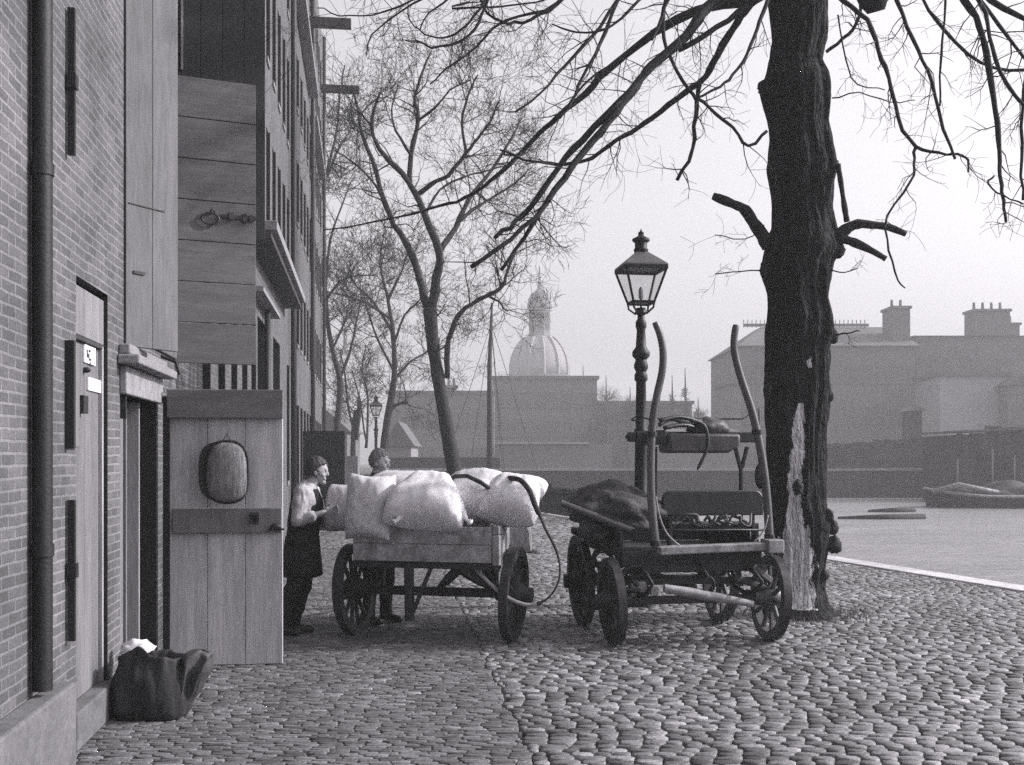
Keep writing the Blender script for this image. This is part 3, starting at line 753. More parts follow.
def smooth_pts(pts, sub=4):
    out = []; n = len(pts)
    for i in range(n - 1):
        p0, p1, p2, p3 = pts[max(i - 1, 0)], pts[i], pts[i + 1], pts[min(i + 2, n - 1)]
        for k in range(sub):
            t = k / sub
            out.append(.5 * ((2 * p1) + (p2 - p0) * t + (2 * p0 - 5 * p1 + 4 * p2 - p3) * t * t + (3 * p1 - p0 - 3 * p2 + p3) * t ** 3))
    out.append(pts[-1]); return out
sp = smooth_pts([P(*p) for p in pts])
rr_ = [.024 if i < 16 else (.013 if i < 28 else (.009 if i < 44 else .018)) for i in range(len(sp))]
m.tube(sp[:46], rr_[:46], 8)
ro = m.build('strap', M['rope_dark'], None, smooth=True)
tag(ro, 'dark strap thrown over the white sacks and looping down beside the cart', 'strap')
m = MB(); m.tube(sp[45:], .018, 8); m.build('rope_end', M['rope'], ro, smooth=True)

# ------------------------------------------------------------------ four wheeled wagon with raised shafts
wf = Frame(1.63, 9.95, R(9.8))
wag = empty('horse_wagon', (wf.x, wf.y, 0), wf.a, 'dark four wheeled horse wagon with its two curved shafts raised beside the tree', 'wagon')
Wd = M['wood_dark']
for (x_, y_, r_) in ((-.75, 0, .39), (.75, 0, .39), (-.75, 1.2, .45), (.72, 1.2, .45)):
    wheel(wag, (x_, y_, r_), r_, .07, 10, M['wood_shaft'] if x_ > 0 else Wd, R(3 if x_ > 0 else -3), x_)
for (y_, z_) in ((0, .39), (1.2, .45)):
    m = MB(); m.bar((-.7, y_, z_), (.7, y_, z_), .07, .07); m.build('axle', Wd, wag, bevel=.008)
for (y_, z_) in ((.05, .55), (1.2, .6)):
    m = MB(); m.bar((-.62, y_, z_), (.62, y_, z_), .06, .055); m.build('bolster', Wd, wag, bevel=.008)
m = MB(); m.b2((-.05, .0, .44), (.05, 1.25, .52)); m.build('perch_pole', Wd, wag, bevel=.008)
for x_ in (-.5, .5):
    for (y_, zc) in ((0, .56), (1.2, .62)):
        m = MB()
        for sgn in (1, -1):
            m.tube([(x_, y_ - .42, zc + .02), (x_, y_ - .22, zc + sgn * .09), (x_, y_, zc + sgn * .12), (x_, y_ + .22, zc + sgn * .09), (x_, y_ + .42, zc + .02)], [.012, .022, .026, .022, .012], 6)
        m.build('leaf_spring', M['iron'], wag, smooth=True)
m = MB(); rng = random.Random(8)
for k in range(5): m.b2((-.62 + k * .256, .0, .76), (-.62 + k * .256 + .25, 1.65, .80), tone=rng.uniform(.8, 1.2))
m.build('bed', Wd, wag)
m = MB(); m.b2((-.66, -.02, .70), (.66, .06, .83)); m.b2((-.5, -.05, .64), (.6, -.005, .71)); m.build('front_sill', Wd, wag, bevel=.01)
for x_ in (-.66, .63):
    m = MB(); m.b2((x_, .065, .805), (x_ + .035, 1.65, 1.0)); m.build('side_board', Wd, wag, bevel=.006)
m = MB(); m.b2((-.62, 1.61, .805), (.62, 1.65, 1.1)); m.build('tail_board', Wd, wag, bevel=.006)
# light footboard
a, b = wf.at(658, 553, -.12), wf.at(776, 545, -.12)
m = MB(); m.bar((a.x, -.12, .845), (b.x, -.12, .875), .16, .07); m.bar((b.x - .12, -.14, .875), (b.x + .03, -.14, .875), .2, .12); m.build('footboard', M['wood_cart'], wag, bevel=.01)
# iron rod
a, b = wf.at(632, 530, .02), wf.at(765, 530, .02)
m = MB(); m.tube([a, b], .011, 6); m.tube([wf.at(750, 530, .02), wf.at(750, 548, .02)], .009, 6); m.build('iron_rod', M['iron_worn'], wag, smooth=True)
# leather back panel with rounded corners
def rounded(x0, x1, z0, z1, r, y, n=6):
    pts = [(x0, y, z0), (x1, y, z0)]
    for k in range(n + 1): t = math.pi / 2 * k / n; pts.append((x1 - r + r * math.cos(t), y, z1 - r + r * math.sin(t)))
    for k in range(n + 1): t = math.pi / 2 + math.pi / 2 * k / n; pts.append((x0 + r + r * math.cos(t), y, z1 - r + r * math.sin(t)))
    return pts
a, b = wf.at(662, 516, .32), wf.at(763, 490, .32)
m = MB(); m.prism(rounded(a.x, b.x, a.z, b.z, .09, .30), (0, .06, 0)); m.build('seat_back', M['leather'], wag, bevel=.012, smooth=True, autosmooth=40)
m = MB()
for x_ in (a.x + .08, b.x - .1): m.bar((x_, .34, .8), (x_, .34, a.z + .05), .05, .04)
m.b2((a.x + .02, .36, .98), (b.x - .02, .8, 1.05)); m.build('seat', Wd, wag, bevel=.01)
# tangle of harness under the seat back
m = MB(); rng = random.Random(21)
for k in range(9):
    x0 = rng.uniform(a.x + .05, b.x - .25); pts = [Vector((x0 + t * .06 * rng.uniform(.5, 1.2), .2 + rng.uniform(-.04, .04), 1.03 + rng.uniform(0, .12))) for t in range(5)]
    m.tube(smooth_pts(pts, 3), .013, 5)
m.build('harness', M['leather_g'], wag, smooth=True)
# high driver bench
bb_ = .55
zB = wf.at(690, 437, bb_).z
a, b = wf.at(630, 436, bb_), wf.at(760, 437, bb_)
m = MB(); m.bar((a.x + .05, bb_, zB), (b.x, bb_, zB), .12, .10); m.ell((a.x + .02, bb_, zB), (.05, .05, .05), None, 10, 8); m.b2((a.x - .02, bb_ - .045, zB - .045), (a.x + .06, bb_ + .045, zB + .045))
m.build('bench_beam', Wd, wag, bevel=.012)
c0, c1 = wf.at(667, 453, bb_ - .12), wf.at(737, 434, bb_ - .12)
m = MB(); m.prism([(c0.x, bb_ - .22, c0.z), (c1.x - .12, bb_ - .22, c0.z), (c1.x, bb_ - .22, c0.z + .07), (c1.x, bb_ - .22, c1.z), (c0.x - .02, bb_ - .22, c1.z)], (0, .36, 0))
m.build('bench_cushion', M['leather_g'], wag, bevel=.025, smooth=True, autosmooth=40)
m = MB(); m.b2((c0.x - .17, bb_ - .2, zB - .075), (c0.x - .02, bb_ + .14, zB + .06)); m.build('bench_end', Wd, wag, bevel=.02)
for pth in ([(655, 447), (655, 505)], [(735, 447), (741, 470), (741, 492)], [(747, 447), (742, 468)]):
    m = MB(); m.tube([wf.at(x_, y_, bb_) for (x_, y_) in pth] + ([Vector((wf.at(*pth[-1], bb_).x, bb_, .85))] if pth[-1][1] > 480 else []), .022, 6); m.build('bench_post', Wd, wag)
m = MB()
m.tube([wf.at(631, 420, bb_ + .15), wf.at(637, 416, bb_ + .15), wf.at(648, 419, bb_ + .1), wf.at(668, 418.5, bb_ + .1), wf.at(742, 419, bb_ + .1), wf.at(749, 415, bb_ + .12), wf.at(759, 409, bb_ + .15), wf.at(760, 444, bb_ + .1)], .008, 6)
m.tube([wf.at(718, 419, bb_ + .1), wf.at(721, 436, bb_ + .1)], .009, 6); m.tube([wf.at(650, 419, bb_ + .1), wf.at(652, 436, bb_)], .009, 6); m.tube([wf.at(631, 420, bb_ + .15), wf.at(640, 421, bb_)], .008, 6)
m.build('seat_rail', M['iron'], wag, smooth=True)
# folded straps and a bag on the bench
m = MB()
for pts in ([(659, 425), (672, 419), (690, 424), (703, 420), (712, 428)], [(660, 421), (678, 417), (697, 421), (710, 427), (714, 440)], [(664, 428), (682, 425), (694, 428), (690, 436)]):
    m.tube(smooth_pts([wf.at(x_, y_, bb_ - .2 + .05 * i) for i, (x_, y_) in enumerate(pts)], 4), .02, 6)
m.tube(smooth_pts([wf.at(x_, y_, bb_ - .24) for (x_, y_) in ((690, 420), (704, 425), (708, 440), (706, 452), (697, 470))], 4), [.016] * 16 + [.006], 6)
st = m.build('leather_strap', M['leather'], None, smooth=True)
st.location = (wf.x, wf.y, 0); st.rotation_euler = (0, 0, wf.a)
tag(st, 'tangled dark leather harness straps lying on the high wagon bench', 'harness')
c = wf.at(708, 428, bb_ - .02); m = MB()
m.ell((0, 0, 0), (.20, .15, .10), None, 24, 14, fn=lambda u, v: v * (1 + .22 * mnoise.noise(u * 2.3)))
o = m.build('leather_bag', M['leather_g'], None, smooth=True); W2 = Matrix.Translation((wf.x, wf.y, 0)) @ Matrix.Rotation(wf.a, 4, 'Z')
o.matrix_world = W2 @ Matrix.Translation(c); tag(o, 'slumped grey leather bag under the straps on the wagon bench', 'bag')
# shafts
for pts in ([(655, 322), (660, 335), (663, 352), (662, 372), (657, 395), (653, 420), (651, 450), (651, 490), (653, 520), (656, 548)],
            [(736, 325), (734, 340), (735, 355), (741, 378), (750, 405), (757, 432), (763, 465), (767, 500), (770, 545)]):
    pp = smooth_pts([wf.at(x_, y_, -.06) for (x_, y_) in pts], 4); n = len(pp)
    pp.append(Vector((pp[-1].x, -.02, .80)))
    m = MB(); m.tube(pp, [(.031 + .009 * i / n) * (.85 if i == 0 else 1) for i in range(n)] + [.044], 12); sh = m.build('shaft', M['wood_shaft'], wag, smooth=True, autosmooth=60)
    m = MB(); q_ = pp[int(n * .62)]; m.lathe([(.05, -.02), (.05, .02)], q_, 10); q_ = pp[int(n * .95)]; m.lathe([(.05, -.02), (.05, .02)], q_, 10); m.build('ferrule', M['iron'], sh)
m = MB(); m.tube(smooth_pts([wf.at(x_, y_, -.14) for (x_, y_) in ((656, 497), (660, 518), (668, 535), (680, 546))], 4), .008, 6); m.tube(smooth_pts([wf.at(x_, y_, -.14) for (x_, y_) in ((768, 515), (764, 530), (754, 542))], 4), .008, 6); m.build('rein', M['rope'], wag, smooth=True)
m = MB(); hp = wf.at(760, 476, -.03); m.ell(hp, (.05, .05, .12), None, 12, 8); m.build('shaft_pad', M['leather'], wag, smooth=True)
# swingletree
a, b = wf.at(664, 588, -.28), wf.at(753, 604, -.30)
m = MB(); m.tube([a, a.lerp(b, .3), a.lerp(b, .6), b], [.035, .045, .042, .028], 10); sw = m.build('swingletree', M['wood_cart'], wag, smooth=True, autosmooth=50)
m = MB(); cc = wf.at(709, 585, -.29); m.tube([cc + Vector((.05 * math.cos(t), 0, .07 * math.sin(t))) for t in [2 * math.pi * k / 14 for k in range(15)]], .011, 6, cap=False); m.tube([cc + Vector((0, .02, .07)), Vector((cc.x, -.05, .72))], .012, 6); m.build('ring', M['iron'], sw, smooth=True)
# slanting braces by the right wheel, spring shackles and a small block
for (p0_, p1_, t_) in ((wf.at(733, 577, -.1), wf.at(764, 588, .0), 1), (wf.at(752, 566, -.05), wf.at(774, 584, .05), 4), (wf.at(737, 560, .4), wf.at(742, 585, .5), 6)):
    m = MB(); m.bar(p0_, p1_, .06, .055, tone=t_); m.build('brace', Wd, wag, bevel=.01)
m = MB()
m.tube(smooth_pts([wf.at(x_, y_, -.06) for (x_, y_) in ((642, 566), (628, 568), (621, 578), (626, 589), (640, 591))], 4), .022, 6); m.tube(smooth_pts([wf.at(x_, y_, -.06) for (x_, y_) in ((640, 574), (632, 579), (638, 586))], 4), .018, 6); m.build('spring_shackle', M['iron'], wag, smooth=True)
m = MB(); c = wf.at(654, 591, -.05); m.box(c, (.07, .05, .08)); m.b2((c.x - .2, .0, .35), (c.x - .06, .1, .56)); m.build('wooden_block', M['wood_cart'], wag, bevel=.006)
# outrigger bracket over the left wheels
m = MB(); ap = wf.at(606, 535, .45)
m.tube(smooth_pts([ap + Vector((-.02, 0, 0)), wf.at(598, 548, .45), wf.at(592, 563, .45), wf.at(594, 577, .5)], 3), .026, 6); m.tube([ap, wf.at(614, 548, .4), wf.at(622, 568, .35)], .026, 6); m.bar((ap.x - .12, .2, ap.z + .01), (ap.x - .12, 1.2, ap.z + .01), .09, .05); m.bar((-.62, .45, .83), (ap.x - .2, .45, ap.z), .05, .04); m.bar((-.62, 1.0, .83), (ap.x - .2, 1.0, ap.z), .05, .04)
m.build('outrigger', M['iron'], wag)
# tarpaulin covered bundle
cb = wf.at(618, 512, .65); m = MB()
def lump(u, v):
    k = 1 + .22 * mnoise.noise(u * 1.7 + Vector((3, 1, 4))) + .12 * mnoise.noise(u * 4.2) + .05 * mnoise.noise(u * 9)
    v = v * k
    if v.z < -.12: v.z = -.12 + (v.z + .12) * .25
    return v
m.ell((0, 0, 0), (.47, .50, .27), Matrix.Rotation(R(6), 3, 'Y'), 56, 32, fn=lump)
bun = m.build('bundle', M['tarp'], None, smooth=True); bun.matrix_world = W2 @ Matrix.Translation(cb)
tag(bun, 'lumpy dark tarpaulin bundle piled on the side of the wagon', 'bundle')
m = MB(); m.ell((-.26, -.2, -.14), (.16, .16, .13), None, 24, 14, fn=lambda u, v: v * (1 + .25 * mnoise.noise(u * 2 + Vector((9, 0, 0))))); m.build('fold', M['tarp'], bun, smooth=True)
m = MB(); m.tube([wf.at(561, 503, .30), wf.at(597, 517, .22), wf.at(634, 532, .12)], [.03, .034, .036], 10)
po = m.build('wooden_pole', M['wood_shaft'], None, smooth=True, autosmooth=50); po.matrix_world = W2
tag(po, 'slanting wooden pole sticking out past the dark bundle', 'pole')

# ------------------------------------------------------------------ dark canvas sack by the wall
sx = (158 - CX) / F * 6.95
rt = empty('canvas_sack', (sx - .04, 7.10, 0), R(0), 'squat dark canvas sack with a folded corner standing by the wall', 'sack')
m = MB(); nA, nZ = 72, 26; vs = []; fs = []
for iz in range(nZ + 9):
    for k in range(nA):
        a = 2 * math.pi * k / nA; ca, sa = math.cos(a), math.sin(a)
        top = .395 + .075 * math.exp(-((ca + .25) / .35) ** 2) * (sa < .6) + .02 * mnoise.noise(Vector((ca * 2, sa * 2, 3))) - .03 * max(0, ca - .5)
        f = min(iz / nZ, 1)
        sq = (abs(ca) ** 3.2 + abs(sa) ** 3.2) ** (-1 / 3.2)
        r = (.86 + .16 * math.sin(math.pi * min(1, f * 1.15)) - .10 * f) * sq
        z = top * f
        fold = .020 * mnoise.noise(Vector((ca * 3.2, sa * 3.2, z * 3))) + .02 * mnoise.noise(Vector((ca * 7, sa * 7, z * 5))) + .014 * max(0, f - .4) * math.sin(a * 5 + 2 * z * 9)
        if f < .1: r *= .93 + .7 * f
        x, y = (.255 * r + fold) * ca - .04, (.20 * r + fold) * sa
        if iz > nZ:
            q_ = (iz - nZ) / 8; x = (x + .04) * (1 - .10 * math.sin(q_ * 1.6) - .25 * q_) - .04; y = y * (1 - .12 * math.sin(q_ * 1.6) - .25 * q_); z = top + .012 * math.sin(q_ * math.pi) - .16 * q_ ** 2
        vs.append((x, y, z))
nR = nZ + 9
for iz in range(nR - 1):
    for k in range(nA): fs.append((iz * nA + k, iz * nA + (k + 1) % nA, (iz + 1) * nA + (k + 1) % nA, (iz + 1) * nA + k))
fs.append(tuple((nR - 1) * nA + k for k in range(nA))); fs.append(tuple(range(nA - 1, -1, -1)))
m.add(vs, fs); m.build('bag', M['canvas_dark'], rt, smooth=True)
m = MB()
def flap(u, v):
    e = lambda t, p: math.copysign(abs(t) ** p, t)
    p = Vector((e(u.x, .8) * (.085 + .035 * u.z), e(u.y, .8) * .13, e(u.z, .7) * .215))
    p.x += .035 * math.sin(u.z * 2.5) + .03 * u.z; p += Vector((mnoise.noise(u * 2.1), mnoise.noise(u * 2.1 + Vector((4, 0, 0))), 0)) * .035
    p.y += .045 * math.exp(-((u.x - .2) / .25) ** 2) * (u.y < 0)
    return p
m.ell((.20, -.01, .215), (.1, .13, .24), None, 44, 32, fn=flap); m.build('folded_corner', mat_rough('worn_canvas', .045, .4, 1.8, scale=9, rough=.7, bscale=50, bstr=.5, bdist=.01), rt, smooth=True)
wp = P(137, 650, 7.25); m = MB(); m.ell((0, 0, 0), (.11, .06, .07), None, 20, 12, fn=lambda u, v: v * (1 + .35 * mnoise.noise(u * 2.2) + .12 * mnoise.noise(u * 5)))
m2 = m.build('white_bundle', M['sacking'], None, smooth=True, loc=wp); tag(m2, 'small crumpled white cloth tucked behind the dark canvas sack', 'cloth')

# ------------------------------------------------------------------ big tree in the foreground
TY = 11.7
left = [(-260, 772), (-120, 772), (-40, 769), (0, 769), (42, 771), (71, 765), (88, 760), (117, 767), (142, 769), (167, 768), (200, 771), (226, 771), (243, 765), (268, 760), (293, 767), (340, 766), (400, 767), (440, 766), (480, 767), (520, 769), (560, 771), (590, 772), (606, 768), (615, 758), (622, 745)]
right = [(-260, 822), (-120, 824), (-40, 828), (0, 828), (38, 828), (63, 822), (79, 829), (100, 830), (125, 828), (146, 832), (167, 837), (184, 834), (209, 832), (226, 836), (251, 842), (263, 834), (289, 831), (300, 830), (318, 835), (335, 836), (348, 830), (375, 828), (390, 830), (410, 828), (440, 826), (500, 824), (517, 828), (530, 829), (545, 829), (560, 827), (590, 824), (604, 826), (613, 833), (622, 846)]
def interp(tab, y):
    return float(np.interp(y, [t[0] for t in tab], [t[1] for t in tab]))
tree = empty('old_tree', ((798 - CX) / F * TY, TY, 0), 0, 'thick old bare tree with a scarred trunk beside the wagon', 'tree')
TX = (798 - CX) / F * TY
nr, nh = 128, 420; V = []; BA = []
ys = np.linspace(-260, 622, nh)
strip = [(405, 793.5, 2.5), (425, 791.5, 5), (450, 790, 5.5), (480, 788.5, 6), (500, 788, 5), (515, 787, 7), (530, 789, 10), (550, 791, 12), (580, 792, 12.5), (600, 794, 12), (618, 797, 12)]
for py in ys:
    z = CAMZ - (py - HY) / F * TY; xl = (interp(left, py) - CX) / F * TY; xr = (interp(right, py) - CX) / F * TY
    cx, r = (xl + xr) / 2 - TX, (xr - xl) / 2
    for k in range(nr):
        a = 2 * math.pi * k / nr
        d = Vector((math.cos(a), math.sin(a), 0))
        fx = (CX + (cx + TX + r * math.cos(a)) / (TY) * F)
        sc = float(np.interp(py, [s[0] for s in strip], [s[1] for s in strip])); sw_ = float(np.interp(py, [s[0] for s in strip], [s[2] for s in strip]))
        ba = 0.0
        if math.sin(a) < 0 and 404 < py < 607: ba = max(0, 1.25 - .62 * abs(fx - sc) / sw_)
        if math.sin(a) < 0: ba = max(ba, .75 - .11 * math.hypot((fx - 803) * .9, (py - 365) * .7))
        q_ = Vector((math.cos(a) * 3.2, math.sin(a) * 3.2, z * 1.1))
        nn = mnoise.noise(q_) * .05 + mnoise.noise(Vector((math.cos(a) * 9, math.sin(a) * 9, z * 2.4))) * .022 + abs(mnoise.noise(Vector((math.cos(a) * 18, math.sin(a) * 18, z * 4)))) * .02
        nn *= 1 - .6 * min(1, ba)
        depth_r = min(r, .40) if z > .2 else r
        fl = 1.0
        if z < .35: fl = 1 + .16 * (1 - max(z, 0) / .35) * (math.sin(a * 5 + 1) * .5 + .3)
        rad = Vector((r * math.cos(a), depth_r * math.sin(a) * 1.0, 0)) * fl
        p = Vector((cx, 0, z)) + rad + d * (nn - .02 - .03 * min(1, ba))
        V.append(p); BA.append(ba)
Fs = [(i * nr + k, (i + 1) * nr + k, (i + 1) * nr + (k + 1) % nr, i * nr + (k + 1) % nr) for i in range(nh - 1) for k in range(nr)]
m = MB(); m.add(V, Fs); trunk = m.build('trunk', M['bark'], tree, smooth=True)
at = trunk.data.attributes.new('bare', 'FLOAT', 'POINT'); at.data.foreach_set('value', np.array(BA, dtype=np.float32))
m = MB(); rng = random.Random(4)
for (px, py, r_, dy) in ((832, 336, .065, -.12), (829, 396, .05, -.1), (832, 527, .07, -.05), (834, 545, .075, -.1), (829, 515, .05, -.15), (766, 270, .07, -.1), (838, 250, .07, -.1), (769, 391, .06, -.12), (824, 575, .05, -.15), (764, 88, .07, 0), (834, 167, .06, -.05), (798, 487, .055, -.38)):
    m = MB(); c = P(px, py, TY + dy) - Vector((TX, TY, 0)); m.ell(c, (r_, r_, r_ * 1.3), None, 18, 12, fn=lambda u, v: v * (1 + .35 * mnoise.noise(u * 2 + c * 3)))
    m.build('burl', M['bark_far'], tree, smooth=True)

def limb(mb, pts, r0, r1, n=7, sub=3, rng=None, jit=0):
    pp = smooth_pts([Vector(p) for p in pts], sub); k = len(pp)
    if rng and jit:
        for i in range(1, k - 1): pp[i] += Vector((rng.gauss(0, jit), rng.gauss(0, jit), rng.gauss(0, jit)))
    rad = [r0 + (r1 - r0) * i / (k - 1) for i in range(k)]
    if rng:
        rad = [r * rng.uniform(.88, 1.16) for r in rad]
    mb.tube(pp, rad, n); return pp, rad
RMIN = [.0018]
def twig(mb, rng, p, d, L, r, level, trop, kids, spread=.7, n=3, wig=.25):
    steps = 4 if level else 3; pts = [p]; rad = [r]; q = p.copy(); dd = d.normalized()
    for i in range(steps):
        dd = (dd + Vector((rng.gauss(0, wig), rng.gauss(0, wig), rng.gauss(0, wig))) + Vector((0, 0, trop))).normalized()
        q = q + dd * (L / steps); pts.append(q); rad.append(max(r * (1 - .75 * (i + 1) / steps), RMIN[0]))
    mb.tube(pts, rad, n if level else 3, cap=False)
    if level > 0:
        k = rng.randint(*kids)
        for i in range(k):
            t = rng.uniform(.25, 1.0); j = min(int(t * steps), steps - 1); f = t * steps - j
            b = pts[j].lerp(pts[j + 1], f); tan = (pts[j + 1] - pts[j]).normalized()
            side = tan.orthogonal(); side.rotate(Matrix.Rotation(rng.uniform(0, 6.283), 3, tan))
            nd = tan * rng.uniform(.5, 1) + side * spread * rng.uniform(.7, 1.3)
            twig(mb, rng, b, nd, L * rng.uniform(.45, .75), max(rad[j] * .6, RMIN[0]), level - 1, trop, kids, spread, n, wig)
def sprout(mb, rng, pp, rad, num, L, level, trop, kids, t0=.2, spread=.8, rk=.5, n=3, rmax=9):
    m_ = len(pp) - 1
    for i in range(num):
        t = rng.uniform(t0, 1); j = min(int(t * m_), m_ - 1); b = pp[j].lerp(pp[j + 1], t * m_ - j)
        tan = (pp[j + 1] - pp[j]).normalized(); side = tan.orthogonal(); side.rotate(Matrix.Rotation(rng.uniform(0, 6.283), 3, tan))
        twig(mb, rng, b, tan * rng.uniform(.3, .9) + side * spread, L * rng.uniform(.6, 1.3), min(rad[j] * rk, rmax), level, trop, kids, n=n)

T0 = Vector((TX, TY, 0))
rng = random.Random(11)
br, tw = MB(), MB()
stub = [([(769, 247), (763, 236), (753, 222), (745, 210), (733, 204), (713, 196)], .075, .042, -.05), ([(833, 243), (845, 230), (858, 224), (872, 225), (888, 227), (906, 234)], .07, .03, -.1), ([(838, 238), (850, 241), (862, 246), (874, 252), (886, 259)], .05, .03, -.15),
        ([(847, 222), (845, 210), (842, 190), (838, 164)], .03, .026, -.15)]
for (pts, r0, r1, dy) in stub:
    limb(br, [P(x_, y_, TY + dy - .02 * i) - T0 for i, (x_, y_) in enumerate(pts)], r0, r1, 10, 3, rng)
def fl_(pts, Y0, Y1, w0, w1, num=6, L=.5, lev=1, trop=-.06, kids=(2, 4), n=7):
    k = len(pts); w0 *= .9; W3 = [P(x_, y_, Y0 + (Y1 - Y0) * i / (k - 1)) - T0 for i, (x_, y_) in enumerate(pts)]
    pp, rad = limb(br, W3, w0 / 2 * Y0 / F, w1 / 2 * Y1 / F, n, 3, rng, .006)
    sprout(tw, rng, pp, rad, num, L, lev, trop, kids, rk=.45, rmax=.008)
    return pp
# left boughs: (pixel path, depth at start and end, width in pixels)
fl_([(800, -60), (775, -14), (745, 1), (723, 4), (697, 10), (665, 26), (637, 47), (605, 71), (587, 92), (556, 118), (540, 133), (518, 156), (491, 180), (465, 198), (439, 206), (400, 216), (362, 224), (324, 230)], 11.7, 13.4, 13, 1.2, 34, .6, 2)
fl_([(790, -30), (750, -12), (712, 4), (697, 21), (679, 44), (652, 65), (639, 81), (621, 102), (582, 139), (557, 169), (531, 206), (510, 227), (495, 238)], 11.5, 10.6, 14, 4.2, 16, .5, 2)
fl_([(640, 80), (622, 105), (601, 131), (573, 164), (546, 203), (510, 240), (471, 267)], 11.1, 10.4, 9, 4.4, 12, .5, 2)
fl_([(555, 190), (544, 206), (523, 240), (501, 270)], 10.8, 10.6, 6, 3.6, 8, .45, 2)
fl_([(770, -10), (739, 13), (707, 34), (679, 50)], 11.6, 11.3, 8, 5, 6)
fl_([(780, -25), (749, 5), (741, 16), (728, 37), (713, 63), (702, 81), (686, 92), (660, 112), (637, 128), (618, 139), (592, 157), (574, 163), (552, 164), (523, 159), (500, 150)], 11.5, 12.0, 10, 2, 16, .5)
fl_([(700, 82), (698, 95), (696, 115), (693, 149), (685, 167), (677, 180)], 11.7, 11.6, 5, 3.5, 7, .35)
fl_([(775, -20), (766, 5), (757, 29), (747, 55), (733, 76), (720, 86), (694, 99)], 11.3, 11.0, 5, 2.5, 8, .4)
fl_([(668, -15), (663, 26), (671, 58), (689, 89), (698, 99), (716, 113), (733, 128), (749, 146), (767, 131)], 11.2, 11.0, 4, 3, 8, .4)
fl_([(640, -30), (616, 2), (592, 37), (566, 65), (540, 94), (515, 112)], 10.5, 10.2, 5, 2, 12, .5)
fl_([(625, -15), (616, 5), (600, 44), (584, 76), (571, 102), (560, 118)], 10.8, 10.6, 5, 2.5, 10, .4)
fl_([(660, -25), (639, 0), (613, 26), (594, 33), (570, 31), (552, 24)], 10.2, 10, 4, 1.5, 8, .4)
fl_([(690, -20), (668, 0), (660, 24), (652, 40)], 10.6, 10.5, 5, 3, 4, .4)
fl_([(628, 50), (610, 66), (590, 78), (570, 102)], 11.6, 11.5, 3, 2, 4, .4)
fl_([(600, -40), (559, 2), (530, 19), (509, 23), (495, 19), (485, 9), (478, -8)], 9.8, 9.6, 4, 2.4, 14, .45, 2)
fl_([(575, -10), (545, 10), (504, 21), (476, 47), (448, 68), (430, 84)], 10, 9.8, 4, 1.5, 8, .45)
fl_([(500, -30), (485, 7), (476, 28), (457, 42), (433, 48), (419, 42), (405, 40)], 9.6, 9.4, 4, 1.5, 9, .4)
fl_([(490, -10), (480, 9), (462, 30), (443, 38), (424, 33), (410, 21), (408, 0)], 9.5, 9.4, 3, 1.2, 7, .4)
fl_([(450, -20), (412, 1), (372, 15), (340, 15), (318, 8)], 9.4, 9.4, 2.5, 1, 12, .5, 2)
fl_([(430, -5), (400, 12), (372, 35), (366, 56)], 9.5, 9.4, 2.5, 1.2, 6, .35)
fl_([(470, -20), (430, 12), (420, 30)], 9.3, 9.3, 2.5, 1.2, 4, .35)
fl_([(470, 2), (452, 8), (520, 5), (560, -4)], 9.9, 9.7, 2.5, 1.5, 5, .3)
# right boughs
fl_([(815, -60), (826, -22), (843, 0), (867, 20), (879, 51), (889, 78), (898, 118), (916, 147), (938, 153), (965, 157), (968, 172)], 11.5, 10.6, 7, 2, 14, .4)
fl_([(916, 147), (914, 165), (911, 183), (887, 216), (889, 251), (898, 280), (905, 288)], 10.9, 10.7, 3.5, 1.5, 7, .35)
fl_([(880, -40), (898, 0), (912, 39), (928, 71), (938, 110), (955, 159)], 10.8, 10.5, 5, 3, 12, .4)
fl_([(900, -30), (922, 0), (945, 31), (981, 63), (1024, 71), (1060, 74)], 10.5, 10.2, 4, 3, 10, .4)
fl_([(948, -20), (945, 5), (941, 59), (940, 106)], 10.4, 10.3, 3, 2, 6, .35)
fl_([(930, -60), (965, 0), (979, 24), (988, 66), (996, 110), (1000, 150), (1000, 176), (1003, 200), (1006, 222)], 10.0, 9.7, 8.5, 3, 12, .4)
fl_([(955, -40), (979, 0), (990, 36), (1000, 71), (1024, 106), (1045, 130)], 9.8, 9.6, 5.5, 3, 8, .4)
fl_([(960, -30), (985, 8), (1024, 58), (1050, 80)], 9.9, 9.7, 5, 3, 6, .4)
fl_([(950, -40), (992, 0), (1024, 20), (1060, 40)], 10, 9.8, 7, 5, 5, .4)
fl_([(1030, 60), (1022, 110), (1021, 160), (1023, 200)], 9.7, 9.6, 4, 3, 6, .3)
fl_([(994, 176), (990, 184), (1003, 196), (1024, 204)], 9.7, 9.6, 2.5, 1.5, 4, .3)
fl_([(826, 52), (843, 39), (855, 25), (861, 8), (858, -15)], 11.5, 11.2, 4, 3, 6, .3)
fl_([(838, 15), (846, 60), (858, 84), (885, 90)], 11.3, 11.1, 2, 1, 5, .3)
fl_([(832, 98), (860, 93), (890, 102), (915, 100)], 11.5, 11.2, 1.6, 1, 6, .3)
fl_([(764, 225), (745, 239), (715, 235)], 11.5, 11.3, 1.6, 1, 5, .3)
fl_([(763, 272), (742, 270), (715, 274)], 11.5, 11.3, 1.6, 1, 5, .25)
fl_([(836, 335), (848, 333), (860, 331)], 11.5, 11.4, 2.2, 1.2, 2, .2)
fl_([(831, 270), (846, 272), (858, 268)], 11.5, 11.4, 1.4, 1, 3, .2)
